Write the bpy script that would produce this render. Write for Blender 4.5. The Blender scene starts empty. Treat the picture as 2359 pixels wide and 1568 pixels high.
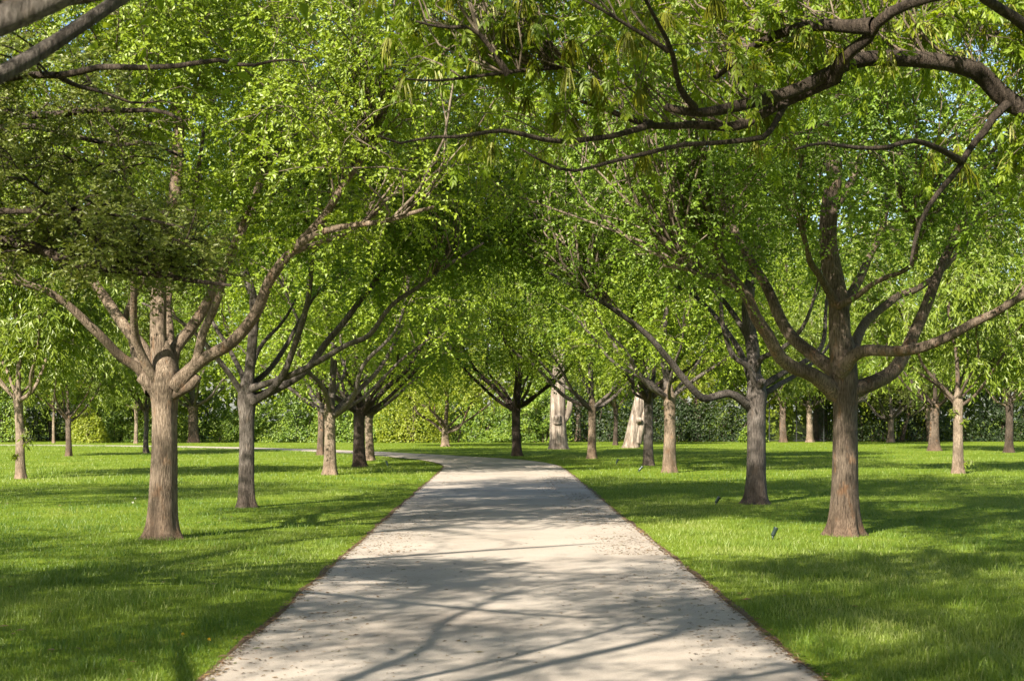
import bpy, math, random
import numpy as np

# ------------------------------------------------------------------ camera, sky, sun, exposure
SC = bpy.context.scene
COL = SC.collection
CAM_H = 1.6
FPX = 3604.0            # focal length in the pixels used for layout below
cam_data = bpy.data.cameras.new("camera")
cam = bpy.data.objects.new("camera", cam_data)
COL.objects.link(cam)
cam.location = (0.0, 0.0, CAM_H)
cam.rotation_euler = (math.radians(90), 0, 0)
cam_data.sensor_width = 36.0
cam_data.lens = 55.0
cam_data.shift_x = 24.5 / 2359.0
cam_data.shift_y = 176.0 / 2359.0
cam_data.clip_start = 0.1
cam_data.clip_end = 2000.0
cam_data.dof.use_dof = True
cam_data.dof.focus_distance = 24.0
cam_data.dof.aperture_fstop = 5.6
SC.camera = cam

SUN_ELEV = math.radians(34)
SUN_BACK = math.radians(30)          # the sun stands behind the camera, this far to the left of straight behind
sun_dir = np.array([-math.sin(SUN_BACK) * math.cos(SUN_ELEV), -math.cos(SUN_BACK) * math.cos(SUN_ELEV), math.sin(SUN_ELEV)])

world = bpy.data.worlds.new("World")
SC.world = world
world.use_nodes = True
wn = world.node_tree
bg = wn.nodes["Background"]
sky = wn.nodes.new("ShaderNodeTexSky")
sky.sky_type = 'NISHITA'
sky.sun_disc = False
sky.sun_elevation = SUN_ELEV
sky.sun_rotation = math.atan2(sun_dir[0], sun_dir[1])
sky.air_density = 1.0
sky.dust_density = 1.5
wn.links.new(sky.outputs[0], bg.inputs[0])
bg.inputs[1].default_value = 0.07

sl = bpy.data.lights.new("sun", 'SUN')
sl.energy = 5.0
sl.angle = math.radians(0.7)
sl.color = (1.0, 0.90, 0.745)
so = bpy.data.objects.new("sun", sl)
COL.objects.link(so)
from mathutils import Vector
so.rotation_euler = Vector(sun_dir).to_track_quat('Z', 'Y').to_euler()
so.location = (-10, -20, 30)

SC.view_settings.view_transform = 'Standard'
SC.view_settings.look = 'None'
SC.view_settings.exposure = 1.68
SC.view_settings.gamma = 1.0
SC.view_settings.use_curve_mapping = False
cy = SC.cycles
cy.max_bounces = 7
cy.diffuse_bounces = 4
cy.glossy_bounces = 2
cy.transmission_bounces = 3
cy.transparent_max_bounces = 4
cy.caustics_reflective = False
cy.caustics_refractive = False
cy.use_denoising = True

RNG = np.random.default_rng(7)
random.seed(7)

# ------------------------------------------------------------------ helpers
def W(px, py, Y):
    """a point of the photograph (2359 px wide) at depth Y, in metres"""
    return np.array([(px - 1155.0) / FPX * Y, Y, CAM_H + (960.0 - py) / FPX * Y])

def ground_depth(py):
    return CAM_H * FPX / (py - 960.0)

def mesh_np(name, V, F, mat, tint=None, smooth=False):
    """F: (n,3) or (n,4) array or list of such arrays"""
    me = bpy.data.meshes.new(name)
    V = np.asarray(V, dtype=np.float32)
    Fs = F if isinstance(F, list) else [F]
    Fs = [np.asarray(f, dtype=np.int32) for f in Fs if len(f)]
    me.vertices.add(len(V)); me.vertices.foreach_set("co", V.ravel())
    loops = np.concatenate([f.ravel() for f in Fs])
    sizes = np.concatenate([np.full(len(f), f.shape[1], dtype=np.int32) for f in Fs])
    starts = np.concatenate([[0], np.cumsum(sizes)[:-1]]).astype(np.int32)
    me.loops.add(len(loops)); me.loops.foreach_set("vertex_index", loops)
    me.polygons.add(len(sizes)); me.polygons.foreach_set("loop_start", starts)
    if smooth:
        me.polygons.foreach_set("use_smooth", np.ones(len(sizes), dtype=bool))
    else:
        me.polygons.foreach_set("use_smooth", np.zeros(len(sizes), dtype=bool))
    me.update(calc_edges=True)
    if tint is not None:
        a = me.attributes.new("tint", 'FLOAT', 'FACE')
        a.data.foreach_set("value", np.asarray(tint, dtype=np.float32))
    me.materials.append(mat)
    return me

def link(name, me, parent=None, label=None, cat=None, group=None, kind=None, loc=None):
    o = bpy.data.objects.new(name, me)
    COL.objects.link(o)
    if parent is not None: o.parent = parent
    if loc is not None: o.location = loc
    if label: o["label"] = label
    if cat: o["category"] = cat
    if group: o["group"] = group
    if kind: o["kind"] = kind
    return o

def thing(name, label, cat, loc, rz=0.0, group=None):
    o = link(name, None, None, label, cat, group, None, loc)
    o.rotation_euler = (0, 0, rz)
    return o

def norm(v):
    return v / np.maximum(np.linalg.norm(v, axis=-1, keepdims=True), 1e-9)

class Noise3:
    def __init__(self, seed):
        self.t = np.random.default_rng(seed).random((32, 32, 32)).astype(np.float32)
    def __call__(self, p):
        p = np.asarray(p, dtype=np.float64)
        i = np.floor(p).astype(int); f = p - i; f = f * f * (3 - 2 * f)
        out = 0
        for dx in (0, 1):
            for dy in (0, 1):
                for dz in (0, 1):
                    w = (f[..., 0] if dx else 1 - f[..., 0]) * (f[..., 1] if dy else 1 - f[..., 1]) * (f[..., 2] if dz else 1 - f[..., 2])
                    out = out + w * self.t[(i[..., 0] + dx) % 32, (i[..., 1] + dy) % 32, (i[..., 2] + dz) % 32]
        return out
NZ = Noise3(3)

def spline(pts, n):
    """Catmull-Rom through pts (any number of columns), n samples"""
    p = np.asarray(pts, dtype=float)
    q = np.vstack([2 * p[0] - p[1], p, 2 * p[-1] - p[-2]])
    d = np.concatenate([[0], np.cumsum(np.linalg.norm(np.diff(p[:, :3], axis=0), axis=1))])
    s = np.linspace(0, d[-1], n)
    k = np.clip(np.searchsorted(d, s, side='right') - 1, 0, len(p) - 2)
    t = ((s - d[k]) / np.maximum(d[k + 1] - d[k], 1e-9))[:, None]
    a, b, c, e = q[k], q[k + 1], q[k + 2], q[k + 3]
    return 0.5 * (2 * b + (c - a) * t + (2 * a - 5 * b + 4 * c - e) * t ** 2 + (-a + 3 * b - 3 * c + e) * t ** 3)

def tubes(P, R, sides, cap=True):
    """P (B,K,3), R (B,K): many tubes in one go -> verts, [quads, tris]"""
    B, K = R.shape
    T = np.gradient(P, axis=1) if K > 2 else np.repeat((P[:, 1:] - P[:, :1]), 2, axis=1)
    T = norm(T)
    avg = norm(P[:, -1] - P[:, 0])
    ref = np.where(np.abs(avg[:, 2:3]) < 0.8, np.array([[0, 0, 1.0]]), np.array([[1.0, 0, 0]]))
    N = norm(np.cross(T, ref[:, None, :])); M = np.cross(T, N)
    a = np.arange(sides) / sides * 2 * math.pi
    ring = N[:, :, None, :] * np.cos(a)[None, None, :, None] + M[:, :, None, :] * np.sin(a)[None, None, :, None]
    V = P[:, :, None, :] + ring * R[:, :, None, None]
    V = V.reshape(-1, 3)
    b = np.arange(B)[:, None, None] * K * sides
    k = np.arange(K - 1)[None, :, None] * sides
    s = np.arange(sides)[None, None, :]; s2 = (s + 1) % sides
    Q = np.stack([b + k + s, b + k + s2, b + k + sides + s2, b + k + sides + s], axis=-1).reshape(-1, 4)
    return V, Q

def one_tube(pts, r, sides, seed=0, rough=0.0):
    """single tube with closed tip and slightly lumpy bark; pts (K,3), r (K,)"""
    V, Q = tubes(pts[None], np.asarray(r)[None], sides)
    if rough:
        K = len(pts)
        a = np.tile(np.arange(sides), K) / sides * 6.28
        h = np.repeat(np.linspace(0, K * 0.35, K), sides)
        n = NZ(np.stack([np.cos(a) * 1.6 + seed * 3.1, np.sin(a) * 1.6 + 9, h], -1)) - 0.5
        c = np.repeat(pts, sides, axis=0)
        V = c + (V - c) * (1 + rough * n[:, None])
    tip = len(V)
    V = np.vstack([V, pts[-1] + (pts[-1] - pts[-2]) * 0.15])
    last = (len(pts) - 1) * sides
    Tt = np.array([[last + i, last + (i + 1) % sides, tip] for i in range(sides)])
    return V, [Q, Tt]

# ------------------------------------------------------------------ materials
def new_mat(name):
    m = bpy.data.materials.new(name); m.use_nodes = True
    nt = m.node_tree
    for n in list(nt.nodes): nt.nodes.remove(n)
    out = nt.nodes.new("ShaderNodeOutputMaterial")
    return m, nt, out

def ramp(nt, stops, interp='LINEAR'):
    r = nt.nodes.new("ShaderNodeValToRGB")
    el = r.color_ramp.elements
    r.color_ramp.interpolation = interp
    while len(el) < len(stops): el.new(0.5)
    for e, (p, c) in zip(el, stops):
        e.position = p; e.color = (c[0], c[1], c[2], 1) if not isinstance(c, float) else (c, c, c, 1)
    return r

def noise(nt, vec, scale, detail=4, rough=0.55):
    n = nt.nodes.new("ShaderNodeTexNoise")
    n.inputs["Scale"].default_value = scale; n.inputs["Detail"].default_value = detail
    n.inputs["Roughness"].default_value = rough
    if vec is not None: nt.links.new(vec, n.inputs["Vector"])
    return n

def leaf_mat(name, stops, trans=0.42, trans_gain=(1.35, 1.25, 0.4), rough=0.5, gloss=0.03):
    m, nt, out = new_mat(name)
    at = nt.nodes.new("ShaderNodeAttribute"); at.attribute_name = "tint"
    r = ramp(nt, stops)
    nt.links.new(at.outputs["Fac"], r.inputs[0])
    d = nt.nodes.new("ShaderNodeBsdfDiffuse")
    t = nt.nodes.new("ShaderNodeBsdfTranslucent")
    g = nt.nodes.new("ShaderNodeBsdfGlossy"); g.inputs["Roughness"].default_value = rough
    g.inputs["Color"].default_value = (1, 1, 1, 1)
    mul = nt.nodes.new("ShaderNodeMix"); mul.data_type = 'RGBA'; mul.blend_type = 'MULTIPLY'
    mul.inputs[0].default_value = 1.0
    mul.inputs[7].default_value = (*trans_gain, 1)
    mul.clamp_result = False
    nt.links.new(r.outputs[0], mul.inputs[6])
    nt.links.new(r.outputs[0], d.inputs[0])
    nt.links.new(mul.outputs[2], t.inputs[0])
    mx = nt.nodes.new("ShaderNodeMixShader"); mx.inputs[0].default_value = trans
    nt.links.new(d.outputs[0], mx.inputs[1]); nt.links.new(t.outputs[0], mx.inputs[2])
    fr = nt.nodes.new("ShaderNodeFresnel"); fr.inputs[0].default_value = 1.42
    mf = nt.nodes.new("ShaderNodeMath"); mf.operation = 'ADD'; mf.inputs[1].default_value = gloss - 0.04
    nt.links.new(fr.outputs[0], mf.inputs[0])
    mf2 = nt.nodes.new("ShaderNodeMath"); mf2.operation = 'MINIMUM'; mf2.inputs[1].default_value = 0.055
    nt.links.new(mf.outputs[0], mf2.inputs[0])
    m2 = nt.nodes.new("ShaderNodeMixShader")
    nt.links.new(mf2.outputs[0], m2.inputs[0])
    nt.links.new(mx.outputs[0], m2.inputs[1]); nt.links.new(g.outputs[0], m2.inputs[2])
    nt.links.new(m2.outputs[0], out.inputs[0])
    return m

def bark_mat(name, base, dark, patch, patch_amt=0.5, foot=(0.17, 0.085, 0.045), zscale=0.14, bump=0.7, scale=19.0, foot_h=0.55):
    m, nt, out = new_mat(name)
    p = nt.nodes.new("ShaderNodeBsdfPrincipled")
    p.inputs["Roughness"].default_value = 0.85
    p.inputs["Specular IOR Level"].default_value = 0.2
    tc = nt.nodes.new("ShaderNodeTexCoord")
    mp = nt.nodes.new("ShaderNodeMapping"); mp.inputs["Scale"].default_value = (1, 1, zscale)
    nt.links.new(tc.outputs["Object"], mp.inputs[0])
    fiss = noise(nt, mp.outputs[0], scale * 3.2, 6, 0.65)
    rf = ramp(nt, [(0.32, 0.0), (0.62, 1.0)])
    nt.links.new(fiss.outputs[0], rf.inputs[0])
    mpb = nt.nodes.new("ShaderNodeMapping"); mpb.inputs["Scale"].default_value = (1, 1, 0.45)
    nt.links.new(tc.outputs["Object"], mpb.inputs[0])
    blot = noise(nt, mpb.outputs[0], 7.0, 3, 0.6)
    rb = ramp(nt, [(0.57, 0.0), (0.68, patch_amt)])
    nt.links.new(blot.outputs[0], rb.inputs[0])
    big = noise(nt, tc.outputs["Object"], 2.2, 3, 0.5)
    c1 = nt.nodes.new("ShaderNodeMix"); c1.data_type = 'RGBA'
    c1.inputs[6].default_value = (*dark, 1); c1.inputs[7].default_value = (*base, 1)
    nt.links.new(rf.outputs[0], c1.inputs[0])
    c2 = nt.nodes.new("ShaderNodeMix"); c2.data_type = 'RGBA'
    c2.inputs[7].default_value = (*patch, 1)
    nt.links.new(rb.outputs[0], c2.inputs[0]); nt.links.new(c1.outputs[2], c2.inputs[6])
    # reddish rougher bark at the foot of the trunk
    sep = nt.nodes.new("ShaderNodeSeparateXYZ"); nt.links.new(tc.outputs["Object"], sep.inputs[0])
    mr = nt.nodes.new("ShaderNodeMapRange"); mr.inputs[1].default_value = 0.05; mr.inputs[2].default_value = foot_h
    mr.inputs[3].default_value = 0.6; mr.inputs[4].default_value = 0.0
    nt.links.new(sep.outputs[2], mr.inputs[0])
    c3 = nt.nodes.new("ShaderNodeMix"); c3.data_type = 'RGBA'
    c3.inputs[7].default_value = (*foot, 1)
    nt.links.new(mr.outputs[0], c3.inputs[0]); nt.links.new(c2.outputs[2], c3.inputs[6])
    rbig = ramp(nt, [(0.32, (0.6, 0.58, 0.56)), (0.66, (1.15, 1.15, 1.15))])
    nt.links.new(big.outputs[0], rbig.inputs[0])
    c4 = nt.nodes.new("ShaderNodeMix"); c4.data_type = 'RGBA'; c4.blend_type = 'MULTIPLY'; c4.inputs[0].default_value = 1
    nt.links.new(c3.outputs[2], c4.inputs[6]); nt.links.new(rbig.outputs[0], c4.inputs[7])
    rf2 = ramp(nt, [(0.34, 0.62), (0.56, 1.0)])
    nt.links.new(fiss.outputs[0], rf2.inputs[0])
    c5 = nt.nodes.new("ShaderNodeMix"); c5.data_type = 'RGBA'; c5.blend_type = 'MULTIPLY'; c5.inputs[0].default_value = 1
    nt.links.new(c4.outputs[2], c5.inputs[6]); nt.links.new(rf2.outputs[0], c5.inputs[7])
    nt.links.new(c5.outputs[2], p.inputs["Base Color"])
    fine = noise(nt, tc.outputs["Object"], 60, 4, 0.6)
    ad = nt.nodes.new("ShaderNodeMath"); ad.operation = 'MULTIPLY_ADD'; ad.inputs[1].default_value = 0.35
    nt.links.new(fine.outputs[0], ad.inputs[0]); nt.links.new(rf.outputs[0], ad.inputs[2])
    bp = nt.nodes.new("ShaderNodeBump"); bp.inputs["Strength"].default_value = bump; bp.inputs["Distance"].default_value = 0.025
    nt.links.new(ad.outputs[0], bp.inputs["Height"]); nt.links.new(bp.outputs[0], p.inputs["Normal"])
    nt.links.new(p.outputs[0], out.inputs[0])
    return m

BARK_ELM = bark_mat("bark_tan_mottled", (0.265, 0.21, 0.158), (0.12, 0.088, 0.064), (0.29, 0.165, 0.09), 0.45, foot=(0.17, 0.112, 0.074))
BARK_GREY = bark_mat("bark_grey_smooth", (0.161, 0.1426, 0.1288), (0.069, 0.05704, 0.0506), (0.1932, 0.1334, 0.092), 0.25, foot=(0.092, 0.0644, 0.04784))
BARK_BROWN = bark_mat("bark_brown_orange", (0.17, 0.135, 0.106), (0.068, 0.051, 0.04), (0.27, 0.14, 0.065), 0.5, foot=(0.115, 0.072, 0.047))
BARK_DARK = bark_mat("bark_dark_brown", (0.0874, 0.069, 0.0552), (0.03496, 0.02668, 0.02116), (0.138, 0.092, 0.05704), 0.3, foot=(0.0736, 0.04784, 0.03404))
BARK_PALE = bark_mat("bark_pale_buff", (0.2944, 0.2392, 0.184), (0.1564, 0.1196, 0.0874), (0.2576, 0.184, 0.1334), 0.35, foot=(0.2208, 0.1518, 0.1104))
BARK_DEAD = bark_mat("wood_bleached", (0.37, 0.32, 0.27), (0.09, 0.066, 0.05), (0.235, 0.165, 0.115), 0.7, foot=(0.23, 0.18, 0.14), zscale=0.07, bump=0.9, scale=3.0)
BARK_LIMB = bark_mat("bark_warm_brown_limb", (0.225, 0.178, 0.138), (0.09, 0.068, 0.052), (0.30, 0.165, 0.085), 0.5, foot=(0.115, 0.072, 0.047))
BARK_TWIG = bark_mat("bark_twig_grey", (0.22, 0.18, 0.14), (0.12, 0.095, 0.072), (0.3, 0.24, 0.18), 0.2, bump=0.0)

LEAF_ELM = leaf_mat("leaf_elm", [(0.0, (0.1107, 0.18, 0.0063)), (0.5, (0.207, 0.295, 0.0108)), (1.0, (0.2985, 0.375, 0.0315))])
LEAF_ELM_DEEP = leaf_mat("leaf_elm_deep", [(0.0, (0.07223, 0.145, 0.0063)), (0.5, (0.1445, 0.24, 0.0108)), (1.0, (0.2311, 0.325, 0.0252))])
LEAF_PECAN = leaf_mat("leaf_pecan", [(0.0, (0.1252, 0.215, 0.0054)), (0.5, (0.2022, 0.3, 0.0081)), (1.0, (0.2793, 0.355, 0.0135))], trans=0.52)
LEAF_YOUNG = leaf_mat("leaf_young_pecan", [(0.0, (0.08092, 0.1394, 0.0072)), (0.5, (0.1571, 0.2255, 0.0108)), (1.0, (0.238, 0.287, 0.02376))], trans=0.42, gloss=0.04)
LEAF_OAK = leaf_mat("leaf_olive_small", [(0.0, (0.095, 0.135, 0.02)), (0.5, (0.175, 0.22, 0.036)), (1.0, (0.27, 0.29, 0.075))], trans=0.4)
LEAF_YELLOW = leaf_mat("leaf_yellow_green", [(0.0, (0.14, 0.19, 0.008)), (0.5, (0.23, 0.29, 0.012)), (1.0, (0.32, 0.35, 0.022))], trans=0.45)
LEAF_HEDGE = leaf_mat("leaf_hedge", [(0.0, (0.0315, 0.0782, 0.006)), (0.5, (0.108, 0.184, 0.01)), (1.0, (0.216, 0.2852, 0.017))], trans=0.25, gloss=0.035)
LEAF_SHADE_TONED = leaf_mat("leaf_shade_toned", [(0.0, (0.010, 0.024, 0.005)), (0.7, (0.02, 0.042, 0.006)), (1.0, (0.055, 0.095, 0.010))], trans=0.2)  # leaf colour darkened to stand for shade, not another species
CATKIN = leaf_mat("catkin_yellow", [(0.0, (0.19, 0.215, 0.010)), (1.0, (0.30, 0.31, 0.016))], trans=0.4)
BLADE = leaf_mat("grass_blade", [(0.0, (0.05179, 0.12, 0.0057)), (0.4, (0.113, 0.185, 0.0133)), (0.7, (0.1789, 0.245, 0.038)), (1.0, (0.2919, 0.32, 0.1045))], trans=0.35, trans_gain=(1.2, 1.2, 0.6), gloss=0.03)

def simple_mat(name, col, rough=0.5, metal=0.0):
    m, nt, out = new_mat(name)
    p = nt.nodes.new("ShaderNodeBsdfPrincipled")
    tc = nt.nodes.new("ShaderNodeTexCoord")
    n = noise(nt, tc.outputs["Object"], 25, 3)
    r = ramp(nt, [(0.3, tuple(c * 0.75 for c in col)), (0.7, tuple(min(1, c * 1.2) for c in col))])
    nt.links.new(n.outputs[0], r.inputs[0]); nt.links.new(r.outputs[0], p.inputs["Base Color"])
    p.inputs["Roughness"].default_value = rough; p.inputs["Metallic"].default_value = metal
    nt.links.new(p.outputs[0], out.inputs[0])
    return m

def ground_mat():
    m, nt, out = new_mat("lawn_turf")
    p = nt.nodes.new("ShaderNodeBsdfPrincipled"); p.inputs["Roughness"].default_value = 0.9
    p.inputs["Specular IOR Level"].default_value = 0.1
    tc = nt.nodes.new("ShaderNodeTexCoord")
    a = noise(nt, tc.outputs["Object"], 0.5, 5, 0.6)
    b = noise(nt, tc.outputs["Object"], 38, 4, 0.7)
    r1 = ramp(nt, [(0.3, (0.09, 0.14, 0.010)), (0.55, (0.14, 0.20, 0.016)), (0.75, (0.20, 0.235, 0.04))])
    r2 = ramp(nt, [(0.3, (0.55, 0.55, 0.5)), (0.7, (1.3, 1.3, 1.3))])
    nt.links.new(a.outputs[0], r1.inputs[0]); nt.links.new(b.outputs[0], r2.inputs[0])
    c = nt.nodes.new("ShaderNodeMix"); c.data_type = 'RGBA'; c.blend_type = 'MULTIPLY'; c.inputs[0].default_value = 1
    nt.links.new(r1.outputs[0], c.inputs[6]); nt.links.new(r2.outputs[0], c.inputs[7])
    nt.links.new(c.outputs[2], p.inputs["Base Color"])
    bp = nt.nodes.new("ShaderNodeBump"); bp.inputs["Strength"].default_value = 0.6; bp.inputs["Distance"].default_value = 0.04
    nt.links.new(b.outputs[0], bp.inputs["Height"]); nt.links.new(bp.outputs[0], p.inputs["Normal"])
    nt.links.new(p.outputs[0], out.inputs[0])
    return m

def path_mat():
    m, nt, out = new_mat("path_aggregate")
    p = nt.nodes.new("ShaderNodeBsdfPrincipled"); p.inputs["Roughness"].default_value = 0.9
    p.inputs["Specular IOR Level"].default_value = 0.15
    tc = nt.nodes.new("ShaderNodeTexCoord")
    a = noise(nt, tc.outputs["Object"], 0.7, 5, 0.6)
    b = noise(nt, tc.outputs["Object"], 120, 3, 0.7)
    d = noise(nt, tc.outputs["Object"], 22, 5, 0.7)
    r1 = ramp(nt, [(0.3, (0.275, 0.24, 0.208)), (0.5, (0.345, 0.307, 0.268)), (0.72, (0.39, 0.35, 0.31))])
    r2 = ramp(nt, [(0.25, (0.72, 0.70, 0.68)), (0.5, (1.0, 1.0, 1.0)), (0.75, (1.16, 1.16, 1.16))])
    r3 = ramp(nt, [(0.24, (0.55, 0.50, 0.45)), (0.36, (1.0, 1.0, 1.0))])
    nt.links.new(a.outputs[0], r1.inputs[0]); nt.links.new(b.outputs[0], r2.inputs[0]); nt.links.new(d.outputs[0], r3.inputs[0])
    c = nt.nodes.new("ShaderNodeMix"); c.data_type = 'RGBA'; c.blend_type = 'MULTIPLY'; c.inputs[0].default_value = 1
    nt.links.new(r1.outputs[0], c.inputs[6]); nt.links.new(r2.outputs[0], c.inputs[7])
    c2 = nt.nodes.new("ShaderNodeMix"); c2.data_type = 'RGBA'; c2.blend_type = 'MULTIPLY'; c2.inputs[0].default_value = 1
    nt.links.new(c.outputs[2], c2.inputs[6]); nt.links.new(r3.outputs[0], c2.inputs[7])
    nt.links.new(c2.outputs[2], p.inputs["Base Color"])
    bp = nt.nodes.new("ShaderNodeBump"); bp.inputs["Strength"].default_value = 0.3; bp.inputs["Distance"].default_value = 0.006
    nt.links.new(b.outputs[0], bp.inputs["Height"]); nt.links.new(bp.outputs[0], p.inputs["Normal"])
    nt.links.new(p.outputs[0], out.inputs[0])
    return m

# ------------------------------------------------------------------ ground and path
N = 60
gx = np.linspace(-400, 400, N); gy = np.linspace(-200, 600, N)
GX, GY = np.meshgrid(gx, gy, indexing='ij')
GV = np.stack([GX, GY, np.zeros_like(GX)], -1).reshape(-1, 3)
I = np.arange(N - 1)[:, None] * N + np.arange(N - 1)[None, :]
GQ = np.stack([I, I + N, I + N + 1, I + 1], -1).reshape(-1, 4)
link("lawn", mesh_np("lawn", GV, GQ, ground_mat()), kind='structure', label="mown green lawn spreading under the trees to the far hedge")

# path centre line: straight towards the viewer, bending to the west beyond 50 m
PC = [(0.07, -12), (0.07, 0), (0.07, 12), (0.07, 25), (0.07, 38), (0.07, 48), (-0.2, 53.2), (-1.1, 58.0), (-2.8, 62.6), (-5.3, 68.4), (-8.3, 73.6), (-11.7, 78.2), (-16.2, 82.8), (-22, 86.5), (-30, 89), (-45, 91)]
PCs = spline([(a, b, 0) for a, b in PC], 240)[:, :2]
PT = norm(np.gradient(PCs, axis=0)); PN = np.stack([PT[:, 1], -PT[:, 0]], -1)
def strip(half, z, wob, seed, mat, name):
    s = np.cumsum(np.concatenate([[0], np.linalg.norm(np.diff(PCs, axis=0), axis=1)]))
    nl = (NZ(np.stack([s * 1.7, np.full_like(s, seed), s * 0], -1)) - 0.5) * wob
    nr = (NZ(np.stack([s * 1.7, np.full_like(s, seed + 7.3), s * 0], -1)) - 0.5) * wob
    cols = [-half - nl, -half * 0.5 + 0 * nl, 0 * nl, half * 0.5 + 0 * nl, half + nr]
    taper = np.interp(PCs[:, 1], [57, 68], [1.0, .7])
    V = np.concatenate([np.concatenate([PCs + PN * (c * taper)[:, None], np.full((len(s), 1), z)], 1) for c in cols])
    n = len(s)
    Q = np.concatenate([np.stack([np.arange(n - 1) + n * k, np.arange(n - 1) + n * (k + 1), np.arange(1, n) + n * (k + 1), np.arange(1, n) + n * k], -1) for k in range(4)])
    return mesh_np(name, V, Q, mat)
SOIL = simple_mat("soil_reddish", (0.10, 0.055, 0.03), 0.95)
link("path_edge_soil", strip(1.915, 0.006, 0.10, 1.0, SOIL, "path_edge_soil"), kind='structure', label="thin strip of reddish soil along the edges of the path")
link("path", strip(1.865, 0.012, 0.05, 4.0, path_mat(), "path"), kind='structure', label="pale beige path running straight ahead and bending away at the far end")

def path_offset(x, y):
    """signed distance-like offset of points from the path centre line (m)"""
    k = np.clip(np.searchsorted(PCs[:, 1], y), 1, len(PCs) - 1)
    # nearest within a small window, enough for this gentle curve
    best = np.full(x.shape, 1e9)
    for d in range(-24, 25, 2):
        kk = np.clip(k + d, 0, len(PCs) - 1)
        best = np.minimum(best, np.hypot(x - PCs[kk, 0], y - PCs[kk, 1]))
    return best

# ------------------------------------------------------------------ trees
def make_trunk(profile, seed, mat, lean=(0.0, 0.0), sides=36, rings=44, butt=0.24, nb=5, furrow=0.06, name="trunk"):
    """profile: [(height, radius)], closed at the top; lean: sideways shift (x, y) at the top"""
    rng = np.random.default_rng(seed)
    pr = np.array(profile, dtype=float)
    H = pr[-1, 0]
    h = np.concatenate([np.linspace(pr[0, 0], 0.5, rings // 3, endpoint=False), np.linspace(0.5, H, rings - rings // 3)])
    r = np.interp(h, pr[:, 0], pr[:, 1])
    # soften the piecewise profile
    r[1:-1] = 0.25 * r[:-2] + 0.5 * r[1:-1] + 0.25 * r[2:]
    a = np.arange(sides) / sides * 2 * math.pi
    hh, aa = np.meshgrid(h, a, indexing='ij')
    ph = rng.random(3) * 6.28
    fl = np.exp(-np.maximum(hh, 0) / 0.28)
    m = 1 + butt * fl * (np.cos(nb * aa + ph[0]) * 0.6 + np.cos((nb - 2) * aa + ph[1]) * 0.5)
    n1 = NZ(np.stack([np.cos(aa) * 2.2 + seed, np.sin(aa) * 2.2 + 3, hh * 0.9], -1)) - 0.5
    n2 = NZ(np.stack([np.cos(aa) * 6 + seed * 1.7, np.sin(aa) * 6 + 3, hh * 1.1], -1)) - 0.5
    m = m + furrow * (1.4 * n1 + 1.0 * n2)
    m = m + furrow * 0.8 * np.cos(3 * aa + ph[2] + 0.3 * hh) * (1 - 0.3 * hh / H)
    t = np.clip(hh / H, 0, 1)
    wx = (NZ(np.stack([hh * 0.8 + seed, hh * 0, hh * 0], -1)) - 0.5) * 0.06 * np.minimum(1, hh.clip(0))
    X = lean[0] * t + wx + np.cos(aa) * r[:, None] * m
    Y = lean[1] * t + np.sin(aa) * r[:, None] * m
    V = np.stack([X, Y, hh], -1).reshape(-1, 3)
    R = len(h)
    k = np.arange(R - 1)[:, None] * sides; s = np.arange(sides)[None, :]; s2 = (s + 1) % sides
    Q = np.stack([k + s, k + s2, k + sides + s2, k + sides + s], -1).reshape(-1, 4)
    tip = len(V)
    V = np.vstack([V, [lean[0], lean[1], H + 0.01]])
    Tt = np.array([[(R - 1) * sides + i, (R - 1) * sides + (i + 1) % sides, tip] for i in range(sides)])
    return mesh_np(name, V, [Q, Tt], mat, smooth=True)

class Limb:
    def __init__(self, pts, r0, r1=0.018, n=None, flare=1.35, power=0.8, wob=0.03, seed=0):
        p = np.asarray(pts, dtype=float)
        L = np.linalg.norm(np.diff(p, axis=0), axis=1).sum()
        n = n or int(max(8, L * 7))
        self.p = spline(p, n)
        s = np.linspace(0, 1, n)
        w = np.stack([NZ(np.stack([s * L * 1.3 + seed * 5.3 + 11 * k, s * 0 + k * 3, s * 0], -1)) - 0.5 for k in range(3)], -1)
        self.p += w * wob * 2 * np.minimum(1, s * 4)[:, None]
        self.r = r1 + (r0 - r1) * (1 - s) ** power
        self.r *= 1 + (flare - 1) * np.exp(-s * L / 0.22)
        self.s = s; self.seed = seed
    def mesh(self, mat, sides=12, name="limb"):
        V, F = one_tube(self.p, self.r, sides, self.seed, 0.22)
        return mesh_np(name, V, F, mat, smooth=True)

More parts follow.
